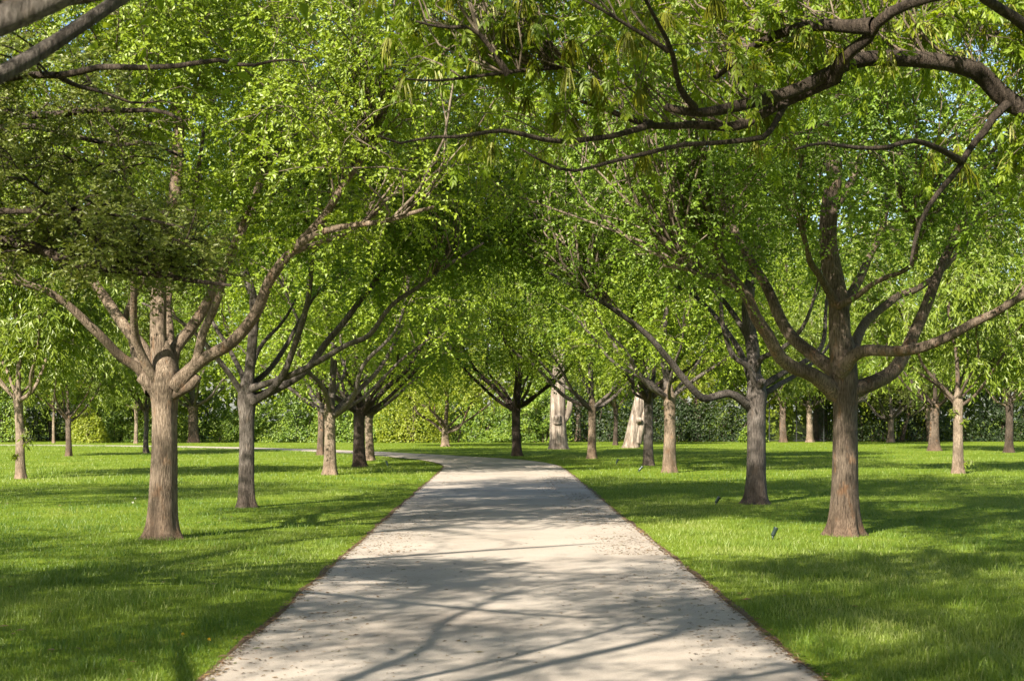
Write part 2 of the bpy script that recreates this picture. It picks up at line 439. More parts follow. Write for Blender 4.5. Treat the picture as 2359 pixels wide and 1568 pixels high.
def leaves_on(P, per, L, Wd, rng, droop=0.35, spread=0.8, tint0=None, start=0.12, up=0.32, mat=None, shape='diamond', tip_bias=False):
    """P (T,K,3) twigs -> leaf verts/faces/tints"""
    T, K = P.shape[:2]
    u = (np.arange(per)[None, :] + rng.random((T, per)) * 0.8) / per
    u = start + (1 - start) * u
    f = u * (K - 1); i = np.clip(f.astype(int), 0, K - 2); f = f - i
    ar = np.arange(T)[:, None]
    a, b = P[ar, i], P[ar, i + 1]
    pos = (a * (1 - f[..., None]) + b * f[..., None]).reshape(-1, 3)
    tan = norm(b - a).reshape(-1, 3)
    n = len(pos)
    side = norm(np.cross(tan, np.array([0, 0, 1.0])) + 1e-6)
    sgn = np.where(np.tile(np.arange(per) % 2, T) == 0, 1.0, -1.0)[:, None]
    d = tan * 0.55 + side * sgn * spread + rng.normal(0, 0.35, (n, 3))
    d[:, 2] -= droop
    d = norm(d)
    nrm = np.array([[0, 0, up]]) + rng.normal(0, 0.42, (n, 3)) + norm(pos - pos.mean(0)) * 0.6
    w = norm(np.cross(d, nrm)); nrm = np.cross(w, d)
    sc = (0.65 + 0.6 * rng.random(n))[:, None]
    l = L * sc; wd = Wd * sc
    mid = pos + d * l * 0.42
    fold = wd * (0.12 + 0.22 * rng.random((n, 1)))
    v0 = pos + d * 0.004
    v1 = mid + w * wd * 0.5 + nrm * fold
    v2 = pos + d * l - nrm * l * 0.14
    v3 = mid - w * wd * 0.5 + nrm * fold
    V = np.stack([v0, v1, v2, v3], 1).reshape(-1, 3)
    o = np.arange(n)[:, None] * 4
    F = np.concatenate([o + np.array([[0, 2, 1]]), o + np.array([[0, 3, 2]])], 1).reshape(-1, 3)
    tt = rng.random(n) * 0.42 + 0.27
    if tint0 is not None: tt = tt + np.repeat(tint0, per)
    return V, F, np.repeat(np.clip(tt, 0, 1), 2)

def targets(ells, M, rng, seed, shell=0.45, thr=0.42, freq=0.9, zmin=None):
    """random points in a union of ellipsoids, thinned by a noise field so that the crown has clumps and gaps"""
    wts = np.array([e[6] * 1.0 for e in ells]); wts = wts / wts.sum()
    out = []
    tot = 0
    while tot < M:
        k = rng.choice(len(ells), size=M * 3, p=wts)
        E = np.array([e[:6] for e in ells])[k]
        d = norm(rng.normal(0, 1, (len(k), 3)))
        r = rng.random(len(k)) ** shell
        p = E[:, :3] + d * E[:, 3:6] * r[:, None]
        nn = NZ(p * freq + seed * 7.7)
        ok = nn > thr
        if zmin is not None: ok &= p[:, 2] > zmin(p)
        p = p[ok]; out.append(p); tot += len(p)
    return np.concatenate(out)[:M]

def grow(limbs, tg, rng, twigs=9, twig_len=(0.4, 0.9), twig_droop=0.35, start=0.1, maxd=4.0, s_min=0.25, flat=1.0, rbase=0.003, rgain=0.003):
    LP = np.concatenate([l.p for l in limbs]); LR = np.concatenate([l.r for l in limbs]); LS = np.concatenate([l.s for l in limbs])
    LT = np.concatenate([norm(np.gradient(l.p, axis=0)) for l in limbs])
    LE = np.where(LS > 0.85, 1.3, 0.0)                      # few branches leave from the very tip
    keep = LS > s_min
    LP, LR, LT, LE = LP[keep], LR[keep], LT[keep], LE[keep]
    K = 7
    u = np.linspace(0, 1, K)[None, :, None]
    n1 = int(len(tg) * .35)
    BRs, RRs = [], []
    for stage, t_all in ((0, tg[:n1]), (1, tg[n1:])):
        idx = np.empty(len(t_all), dtype=int); dist = np.empty(len(t_all))
        for c in range(0, len(t_all), 256):
            t = t_all[c:c + 256]
            D = np.linalg.norm(t[:, None] - LP[None], axis=2)
            cost = D + 0.6 * np.maximum(0, LP[None, :, 2] - t[:, None, 2] + 0.2) + LE[None] + 0.7 * rng.random(D.shape)
            j = cost.argmin(1); idx[c:c + 256] = j; dist[c:c + 256] = D[np.arange(len(t)), j]
        ok = dist < maxd
        t, idx, dist = t_all[ok], idx[ok], dist[ok]
        p0 = LP[idx]; tdir = LT[idx]; d = dist[:, None]
        p1 = p0 + tdir * 0.35 * d + np.array([0, 0, 0.12]) * d + rng.normal(0, 0.09, p0.shape) * d
        p2 = t - norm(t - p0) * 0.3 * d + np.array([0, 0, 0.14]) * d + rng.normal(0, 0.09, p0.shape) * d
        br = p0[:, None] * (1 - u) ** 3 + 3 * p1[:, None] * u * (1 - u) ** 2 + 3 * p2[:, None] * u ** 2 * (1 - u) + t[:, None] * u ** 3
        br[:, 1:] += rng.normal(0, 0.025, br[:, 1:].shape)
        g = 1.0 if stage else 1.5
        rr = np.minimum(LR[idx] * 0.75, (rbase + rgain * dist) * g)
        RR_ = rr[:, None] * np.linspace(1, 0.3, K)[None]
        BRs.append(br); RRs.append(RR_)
        if stage == 0:
            LP = np.concatenate([LP, br[:, 2:].reshape(-1, 3)]); LR = np.concatenate([LR, RR_[:, 2:].ravel()])
            LT = np.concatenate([LT, norm(np.gradient(br, axis=1))[:, 2:].reshape(-1, 3)])
            LE = np.concatenate([LE, np.tile([0, 0, 0, 0, .4], len(br))])
    BR = np.concatenate(BRs); RR = np.concatenate(RRs)
    B = len(BR)
    # twigs
    us = start + (1 - start) * ((np.arange(twigs)[None] + rng.random((B, twigs))) / twigs)
    f = us * (K - 1); i = np.clip(f.astype(int), 0, K - 2); f = (f - i)[..., None]
    ar = np.arange(B)[:, None]
    a, b = BR[ar, i], BR[ar, i + 1]
    s0 = (a * (1 - f) + b * f).reshape(-1, 3); tt = norm(b - a).reshape(-1, 3)
    dv = tt * 0.55 + rng.normal(0, 0.62, s0.shape) * np.array([1, 1, flat]); dv = norm(dv)
    ln = (twig_len[0] + (twig_len[1] - twig_len[0]) * rng.random(len(s0)))[:, None]
    w = np.linspace(0, 1, 4)[None, :, None]
    TW = s0[:, None] + dv[:, None] * ln[:, None] * w
    TW[:, :, 2] -= (twig_droop * ln * (w[0, :, 0][None] ** 2))
    TW[:, 1:3] += rng.normal(0, 0.02, TW[:, 1:3].shape)
    return BR, RR, TW, np.repeat(np.arange(B), twigs)

def branch_mesh(BR, RR, TW, mat, bs=5, twig_r=0.0035, twig_keep=1.0, rng=RNG, seg=1):
    V1, Q1 = tubes(BR, RR, bs)
    if twig_keep > 0:
        cols, rr = ([0, 2, 3], [1.3, 1.0, .5]) if seg == 2 else ([0, 2], [1.3, .5])
        t = TW[rng.random(len(TW)) < twig_keep][:, cols] if twig_keep < 1 else TW[:, cols]
        R = np.tile(twig_r * np.array([rr]), (len(t), 1))
        V2, Q2 = tubes(t, R, 3)
        V = np.vstack([V1, V2]); Q = np.vstack([Q1, Q2 + len(V1)])
    else:
        V, Q = V1, Q1
    return mesh_np("fine_branches", V, Q, mat, smooth=True)

def crown_mesh(TW, bidx, per, L, Wd, mat, rng, tintn=0.25, **kw):
    nb = bidx.max() + 1
    t0 = (rng.random(nb)[bidx] - 0.5) * tintn
    V, F, t = leaves_on(TW, per, L, Wd, rng, tint0=t0, **kw)
    return mesh_np("crown", V, F, mat, tint=t)

TREES = []
GROUP_ROW = "elms standing in two rows along the path"
GROUP_BACK = "trees scattered over the lawn"

def hero_tree(name, label, base_px, profile, limb_px, bark, limb_bark, leafmat, ells, M, twigs, per, L, Wd, seed, zmin=None,
              cat="tree", group=GROUP_ROW, stubs=(), Yb=None, thr=0.42, droop=0.35, twig_len=(0.4, 0.9), lean=(0, 0), tdroop=0.35, flat=1.0, twig_keep=1.0, s_min=0.3, shell=0.45):
    rng = np.random.default_rng(seed)
    Yb = Yb or ground_depth(base_px[1])
    base = W(base_px[0], base_px[1], Yb); base[2] = 0.0
    root = thing(name, label, cat, tuple(base), 0, group)
    link("trunk", make_trunk(profile, seed, bark, lean=lean), root)
    limbs = []
    for k, (pts, r0, r1) in enumerate(limb_px):
        p = np.array([W(q[0], q[1], Yb + q[2]) - base for q in pts])
        lb = Limb(p, r0, r1, seed=seed * 13 + k, flare=1.02 if r0 > .11 else 1.3)
        limbs.append(lb)
        link("limb", lb.mesh(limb_bark, 14), root)
    for k, (pts, r0, r1) in enumerate(stubs):
        p = np.array([W(q[0], q[1], Yb + q[2]) - base for q in pts])
        lb = Limb(p, r0, r1, n=9, seed=seed * 17 + k, flare=1.3, power=0.5, wob=0.01)
        link("cut_stub", lb.mesh(limb_bark, 12, "cut_stub"), root)
    tg = targets(ells, M, rng, seed, thr=thr, zmin=zmin, shell=shell)
    BR, RR, TW, bi = grow(limbs, tg, rng, twigs=twigs, twig_len=twig_len, twig_droop=tdroop, flat=flat, s_min=s_min)
    link("fine_branches", branch_mesh(BR, RR, TW, BARK_TWIG, rng=rng, twig_keep=twig_keep), root, kind='stuff')
    link("crown", crown_mesh(TW, bi, per, L, Wd, leafmat, rng, droop=droop), root, kind='stuff')
    return root, base, limbs

# ---- the nearest elm on the west side of the path
A_limbs = [
    ([(362, 895, 0), (322, 852, -.1), (272, 822, -.3), (225, 770, -.6), (170, 710, -.8), (100, 662, -1.0), (20, 640, -1.2), (-70, 605, -1.4)], .068, .03),
    ([(360, 900, .1), (332, 810, .2), (292, 762, .4), (250, 700, .6), (215, 640, .8), (180, 560, 1.0), (140, 450, 1.2), (90, 330, 1.4)], .088, .03),
    ([(358, 880, -.1), (318, 795, -.4), (303, 720, -.7), (306, 650, -.9), (290, 560, -1.2), (260, 430, -1.5)], .06, .02),
    ([(372, 900, 0), (364, 760, 0), (366, 660, .1), (374, 560, .2), (402, 440, .3), (415, 320, .4), (410, 200, .4), (435, 20, .5), (450, -150, .5)], .115, .04),
    ([(385, 890, .2), (389, 770, .5), (383, 700, .7), (400, 600, 1.0), (440, 470, 1.3), (470, 300, 1.6)], .07, .02),
    ([(392, 880, .1), (402, 810, .2), (442, 760, .3), (482, 700, .4), (505, 635, .5), (545, 550, .7), (590, 440, .9), (600, 300, 1.0)], .088, .025),
    ([(408, 890, -.1), (446, 842, -.2), (466, 770, -.3), (491, 720, -.4), (514, 660, -.5), (540, 560, -.7), (590, 440, -.9)], .066, .02),
    ([(400, 890, -.1), (462, 830, -.2), (530, 790, -.35), (587, 730, -.5), (627, 640, -.7), (680, 570, -.9), (742, 500, -1.1), (788, 438, -1.3), (850, 350, -1.5), (900, 250, -1.6)], .086, .028),
    ([(676, 574, -.88), (722, 545, -1.1), (800, 520, -1.4), (905, 504, -1.8), (1000, 480, -2.1)], .045, .018),
    ([(670, 580, -.85), (735, 555, -.6), (800, 530, -.3), (880, 480, 0)], .04, .016),
    ([(352, 900, .2), (318, 835, .7), (300, 770, 1.1), (284, 735, 1.3), (330, 640, 1.5)], .085, .03),
]
A_stubs = [([(365, 905, -.05), (340, 880, -.12), (322, 866, -.16)], .085, .062), ([(400, 905, -.05), (436, 888, -.12), (456, 866, -.16)], .075, .05)]
hero_tree("elm_tree", "thick tan mottled elm with limbs fanned out like a vase above two cut stubs", (377, 1240),
          [(-.08, .34), (0, .28), (.06, .245), (.14, .222), (.3, .20), (.6, .183), (1.2, .165), (1.6, .16), (1.85, .18), (2.02, .22), (2.18, .21), (2.4, .13), (2.6, .04)],
          A_limbs, BARK_ELM, BARK_ELM, LEAF_ELM,
          [(0.2, 0.3, 6.6, 4.9, 4.6, 3.6, 1.0), (2.2, -1.0, 6.2, 3.2, 3, 2.8, .5), (-2.2, .2, 6.3, 3.0, 3, 2.8, .5), (1.3, -2.6, 6.0, 2.8, 1.5, 2.2, .35), (-.5, -2.2, 7.0, 3.4, 1.6, 2.2, .3)], 780, 9, 23, .060, .036, 11,
          zmin=lambda p: 3.5 - 0.0 * p[:, 0] + 0.5 * np.exp(-(p[:, 0] ** 2 + p[:, 1] ** 2) / 3), stubs=A_stubs, thr=.38, twig_keep=.5)

B_limbs = [
    ([(568, 920, 0), (580, 790, 0), (585, 700, .1), (562, 600, .2), (547, 500, .2), (560, 380, .3), (590, 230, .4), (600, 60, .4)], .095, .03),
    ([(562, 910, 0), (530, 862, -.2), (490, 812, -.4), (450, 770, -.6), (400, 730, -.8), (330, 700, -1.0)], .055, .02),
    ([(566, 895, .1), (553, 850, .3), (520, 790, .7), (490, 735, 1.0), (470, 640, 1.3)], .05, .02),
    ([(582, 925, -.1), (622, 900, -.3), (652, 860, -.5), (682, 780, -.8), (706, 700, -1.0), (716, 620, -1.2), (722, 540, -1.4), (745, 430, -1.6)], .065, .025),
    ([(585, 918, 0), (662, 884, 0), (712, 850, 0), (762, 780, .1), (812, 710, .2), (862, 648, .3), (920, 560, .4), (970, 440, .4)], .072, .025),
    ([(580, 895, -.1), (680, 860, -.5), (742, 830, -.8), (800, 795, -1.1), (852, 768, -1.3), (902, 700, -1.6), (962, 660, -1.8), (1032, 610, -2.0), (1110, 560, -2.2)], .058, .02),
    ([(575, 890, .1), (620, 850, .4), (660, 790, .8), (692, 740, 1.1), (740, 660, 1.4)], .05, .02),
    ([(573, 870, .1), (602, 800, .5), (642, 750, .9), (680, 690, 1.2)], .045, .02),
]
hero_tree("elm_tree", "slim grey elm just behind the thick tan one, long limbs reaching towards the path", (567, 1168),
          [(-.06, .22), (0, .19), (.15, .15), (.5, .138), (1.2, .128), (1.6, .132), (1.85, .16), (2.05, .15), (2.2, .12), (2.35, .04)],
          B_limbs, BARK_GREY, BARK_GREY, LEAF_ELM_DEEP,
          [(0.6, 0, 7.0, 4.6, 4.2, 3.6, 1.0), (2.4, -.6, 6.0, 2.6, 2.8, 2.4, .6), (3.6, -.4, 5.6, 1.6, 2.2, 1.9, .35), (.8, -2.4, 6.2, 3, 1.4, 2.2, .3)], 700, 9, 20, .076, .045, 12,
          zmin=lambda p: 3.7 + 0.6 * np.exp(-(p[:, 0] ** 2 + p[:, 1] ** 2) / 3) - 0.25 * np.clip(p[:, 0] - 1, 0, 3), stubs=[([(575, 915, -.08), (592, 918, -.17)], .07, .055)], thr=.40, twig_keep=.6)

V_limbs = [
    ([(1938, 905, 0), (1938, 800, 0), (1934, 700, 0), (1920, 640, .05), (1906, 560, .1), (1914, 470, .1), (1922, 400, .1), (1910, 300, .1), (1925, 150, .2), (1930, -60, .2)], .155, .05),
    ([(1928, 905, 0), (1874, 862, -.2), (1828, 842, -.3), (1798, 818, -.4), (1768, 768, -.6), (1742, 730, -.75), (1722, 679, -.9), (1700, 652, -1.0), (1656, 598, -1.3), (1590, 500, -1.7)], .105, .03),
    ([(1716, 672, -.92), (1660, 640, -1.2), (1610, 628, -1.5), (1540, 600, -1.9)], .05, .018),
    ([(1930, 860, .1), (1875, 818, .2), (1828, 779, .3), (1800, 731, .4), (1780, 683, .5), (1760, 645, .6), (1730, 602, .7), (1700, 550, .8), (1680, 510, .9), (1650, 420, 1.1)], .092, .03),
    ([(1935, 860, -.1), (1965, 821, -.3), (1999, 808, -.5), (2066, 811, -.8), (2127, 802, -1.0), (2185, 779, -1.2), (2256, 740, -1.4), (2304, 717, -1.6), (2359, 679, -1.8), (2450, 630, -2.0)], .085, .032),
    ([(1945, 905, 0), (2015, 880, .1), (2056, 855, .2), (2080, 817, .3), (2100, 774, .4), (2128, 717, .5), (2152, 655, .6), (2168, 615, .7), (2205, 530, .9), (2230, 400, 1.0)], .105, .035),
    ([(1945, 860, .2), (1968, 810, .6), (1980, 774, .9), (1999, 740, 1.1), (2027, 712, 1.3), (2070, 679, 1.5), (2113, 667, 1.7), (2165, 630, 1.9), (2230, 560, 2.2)], .082, .022),
    ([(1930, 706, -.1), (1970, 683, -.5), (2018, 645, -.9), (2099, 607, -1.3), (2110, 540, -1.6), (2125, 460, -1.9)], .042, .018),
    ([(1925, 700, -.1), (1910, 670, -.2), (1894, 636, -.4), (1870, 602, -.7), (1860, 570, -.9), (1830, 480, -1.2)], .055, .02),
    ([(1936, 720, .1), (1962, 670, .4), (2000, 610, .7), (2040, 520, 1.0), (2060, 400, 1.2)], .07, .02),
    ([(1920, 480, .1), (1960, 420, .2), (1985, 340, .2), (2010, 230, .2)], .055, .02),
]
hero_tree("elm_tree", "broad brown elm with orange patches, one long low limb sweeping out over the open lawn", (1945, 1233),
          [(-.08, .33), (0, .27), (.06, .238), (.14, .216), (.3, .196), (.6, .178), (1.2, .166), (1.7, .158), (1.95, .175), (2.1, .17), (2.3, .16), (2.6, .13), (2.8, .05)],
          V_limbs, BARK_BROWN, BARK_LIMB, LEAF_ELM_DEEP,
          [(0, 0, 6.9, 5.0, 4.6, 3.7, 1.0), (-2.6, -.8, 6.0, 3.0, 3, 2.6, .5), (2.2, 0, 6.2, 3.0, 3, 2.6, .4), (0, -2.6, 5.9, 3.6, 1.5, 2.2, .4)], 780, 9, 23, .060, .036, 13,
          zmin=lambda p: 3.35 + 0.9 * np.exp(-((p[:, 0] - .3) ** 2 + p[:, 1] ** 2) / 3.5), stubs=[([(1938, 862, -.1), (1943, 846, -.24)], 0.055, .05)], thr=.38, twig_keep=.5)

T_limbs = [
    ([(1738, 920, 0), (1735, 810, 0), (1722, 700, .1), (1745, 560, .2), (1760, 400, .3), (1765, 200, .3)], .135, .035),
    ([(1728, 935, 0), (1685, 907, -.3), (1656, 911, -.45), (1623, 917, -.6), (1594, 893, -.8), (1561, 855, -1.0), (1537, 826, -1.2), (1494, 776, -1.5), (1440, 730, -1.8), (1390, 695, -2.1), (1340, 670, -2.3), (1270, 630, -2.5)], .078, .025),
    ([(1742, 890, -.1), (1724, 845, -.3), (1690, 821, -.5), (1676, 779, -.7), (1666, 731, -.9), (1660, 640, -1.1), (1640, 540, -1.3)], .055, .02),
    ([(1740, 850, -.1), (1753, 826, -.3), (1770, 818, -.5), (1805, 800, -.7), (1850, 750, -1), (1880, 680, -1.2)], .055, .02),
    ([(1745, 895, 0), (1800, 860, .2), (1830, 845, .3), (1876, 815, .5), (1896, 779, .7), (1905, 690, .9), (1930, 580, 1.1)], .06, .02),
    ([(1748, 910, .1), (1805, 883, .5), (1840, 862, .8), (1885, 825, 1.2), (1930, 760, 1.6)], .05, .02),
    ([(1732, 880, .1), (1700, 800, .6), (1660, 740, 1.0), (1600, 680, 1.5), (1520, 640, 1.9)], .06, .02),
    ([(1730, 790, 0), (1690, 720, .2), (1640, 660, .3), (1560, 600, .3), (1480, 560, .2)], .055, .02),
]
hero_tree("elm_tree", "dark grey-brown elm with one low limb curving far out towards the path", (1742, 1160),
          [(-.08, .36), (0, .28), (.06, .24), (.15, .205), (.5, .175), (1.2, .165), (1.7, .165), (1.95, .185), (2.1, .17), (2.3, .14), (2.45, .05)],
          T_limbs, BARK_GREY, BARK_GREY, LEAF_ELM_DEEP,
          [(-.5, 0, 7.0, 4.8, 4.2, 3.6, 1.0), (-2.6, -.8, 5.9, 2.8, 2.8, 2.3, .6), (-3.8, -.6, 5.5, 1.8, 2.4, 1.8, .4), (-.6, -2.4, 6.1, 3.2, 1.4, 2.2, .3)], 740, 9, 20, .076, .045, 14,
          zmin=lambda p: 3.5 + 0.8 * np.exp(-(p[:, 0] ** 2 + p[:, 1] ** 2) / 3), stubs=[([(1748, 890, -.12), (1757, 876, -.3)], .06, .05)], thr=.40, twig_keep=.6)

# ---- generic crowns, built once per kind and shared by the trees farther off
def gen_limbs(rng, fork, n, reach, rise, r0, seed, droop=0.0):
    out = []
    ph = rng.random() * 6.28
    for k in range(n):
        az = ph + k * 2.39996
        lo = fork - 0.12 + 0.25 * rng.random()
        R = reach * (0.75 + 0.4 * rng.random()); Hh = rise * (0.5 + 0.6 * rng.random())
        c, s = math.cos(az), math.sin(az)
        b = 0.25 * rng.normal(0, 1, 2)
        pts = [(0, 0, lo - .1)]
        for t in (.2, .45, .7, 1.0):
            rr = R * t ** 0.9; zz = lo + Hh * t ** 1.25
            pts.append((c * rr + b[0] * t * t - s * .15 * rng.normal(), s * rr + b[1] * t * t + c * .15 * rng.normal(), zz + .1 * rng.normal()))
        out.append(Limb(np.array(pts), r0 * (.55 + .5 * rng.random()), .02, seed=seed * 29 + k))
    pts = [(0, 0, fork - .15), (.05 * rng.normal(), .05 * rng.normal(), fork + rise * .35), (.25 * rng.normal(), .25 * rng.normal(), fork + rise * .8), (.4 * rng.normal(), .4 * rng.normal(), fork + rise * 1.25)]
    out.append(Limb(np.array(pts), r0 * 1.3, .025, seed=seed * 29 + 20))
    return out

def kind_of_tree(seed, fork, n, reach, rise, r0, ell, zmin, M, twigs, per, L, Wd, leafmat, limb_bark, thr=.42, droop=.35, twig_len=(.5, 1.0), tdroop=.35, keep=.1, spread=.8):
    rng = np.random.default_rng(seed)
    limbs = gen_limbs(rng, fork, n, reach, rise, r0, seed)
    tg = targets(ell, M, rng, seed, thr=thr, zmin=zmin)
    BR, RR, TW, bi = grow(limbs, tg, rng, twigs=twigs, twig_len=twig_len, twig_droop=tdroop, maxd=3.5)
    return dict(fork=fork, limbs=[l.mesh(limb_bark, 9) for l in limbs],
                fine=branch_mesh(BR, RR, TW, BARK_TWIG, bs=4, twig_keep=keep, rng=rng, twig_r=.006),
                crown=crown_mesh(TW, bi, per, L, Wd, leafmat, rng, droop=droop, spread=spread))

zc = lambda lo, dip, R: (lambda p: lo + .7 * np.exp(-(p[:, 0] ** 2 + p[:, 1] ** 2) / 2.5) - dip * np.clip(np.hypot(p[:, 0], p[:, 1]) / R, 0, 1.2) ** 2)
K_ELM = [kind_of_tree(31, 2.1, 7, 3.4, 3.6, .075, [(0, 0, 6.0, 4.4, 4.4, 3.6, 1)], zc(2.8, .55, 4), 430, 8, 15, .10, .052, LEAF_ELM, BARK_GREY),
         kind_of_tree(32, 2.1, 8, 3.2, 3.9, .075, [(0, 0, 6.2, 4.2, 4.2, 3.8, 1)], zc(2.9, .6, 4), 430, 8, 15, .10, .052, LEAF_ELM_DEEP, BARK_DARK)]
K_SHADE = [kind_of_tree(37, 2.1, 7, 3.4, 3.6, .075, [(0, 0, 6.2, 4.5, 4.5, 3.6, 1)], zc(4.1, 0, 4), 400, 8, 10, .10, .05, LEAF_ELM, BARK_GREY, thr=.49),
           kind_of_tree(38, 2.1, 7, 3.4, 3.6, .075, [(0, 0, 6.2, 4.5, 4.5, 3.4, 1)], zc(4.1, 0, 4), 420, 8, 11, .10, .055, LEAF_ELM, BARK_GREY, thr=.43)]
K_PECAN = [kind_of_tree(33, 1.9, 6, 2.4, 3.6, .055, [(0, 0, 5.2, 3.4, 3.4, 3.5, 1)], zc(2.3, .45, 3), 260, 8, 12, .19, .06, LEAF_YOUNG, BARK_PALE, droop=.7, spread=.6),
           kind_of_tree(34, 1.9, 6, 2.6, 3.4, .055, [(0, 0, 5.4, 3.6, 3.6, 3.5, 1)], zc(2.4, .5, 3), 260, 8, 12, .19, .06, LEAF_YOUNG, BARK_BROWN, droop=.7, spread=.6)]
K_SMALL = [kind_of_tree(35, 1.7, 7, 2.4, 2.6, .06, [(0, 0, 4.4, 3.5, 3.5, 2.4, 1)], zc(2.5, .5, 3), 220, 8, 13, .12, .055, LEAF_YELLOW, BARK_BROWN)]
K_OAK = [kind_of_tree(36, 2.0, 8, 3.2, 2.8, .08, [(0, 0, 5.4, 4.4, 4.4, 3.0, 1)], zc(2.8, .5, 4), 260, 8, 14, .11, .05, LEAF_OAK, BARK_GREY)]

def far_tree(name, label, px, py, wpx, fork_px, K, bark, rz, group=GROUP_BACK, scale=1.0, lean=(0, 0), cat="tree", nlimbs=None, extra=()):
    Y = ground_depth(py); base = W(px, py, Y); base[2] = 0
    r = wpx / FPX * Y / 2
    fork = CAM_H + (960 - fork_px) / FPX * Y
    root = thing(name, label, cat, tuple(base), 0, group)
    link("trunk", make_trunk([(-.06, r * 1.6), (0, r * 1.4), (.15, r * 1.18), (.5, r * 1.04), (fork * .6, r * .93), (fork * .9, r * .95), (fork, r * 1.1), (fork + .2, r * .8), (fork + .45, r * .3)],
                             int(px) % 97 + 5, bark, lean=lean, sides=20, rings=22), root)
    if K is None: return root
    dz = fork - K["fork"] * scale
    for i, m in enumerate(K["limbs"][:nlimbs] if nlimbs else K["limbs"]):
        o = link("limb", m, root, loc=(lean[0], lean[1], dz)); o.rotation_euler = (0, 0, rz); o.scale = (scale,) * 3
    for nm in ("fine", "crown"):
        o = link("fine_branches" if nm == "fine" else "crown", K[nm], root, loc=(lean[0], lean[1], dz), kind='stuff'); o.rotation_euler = (0, 0, rz); o.scale = (scale,) * 3
    return root

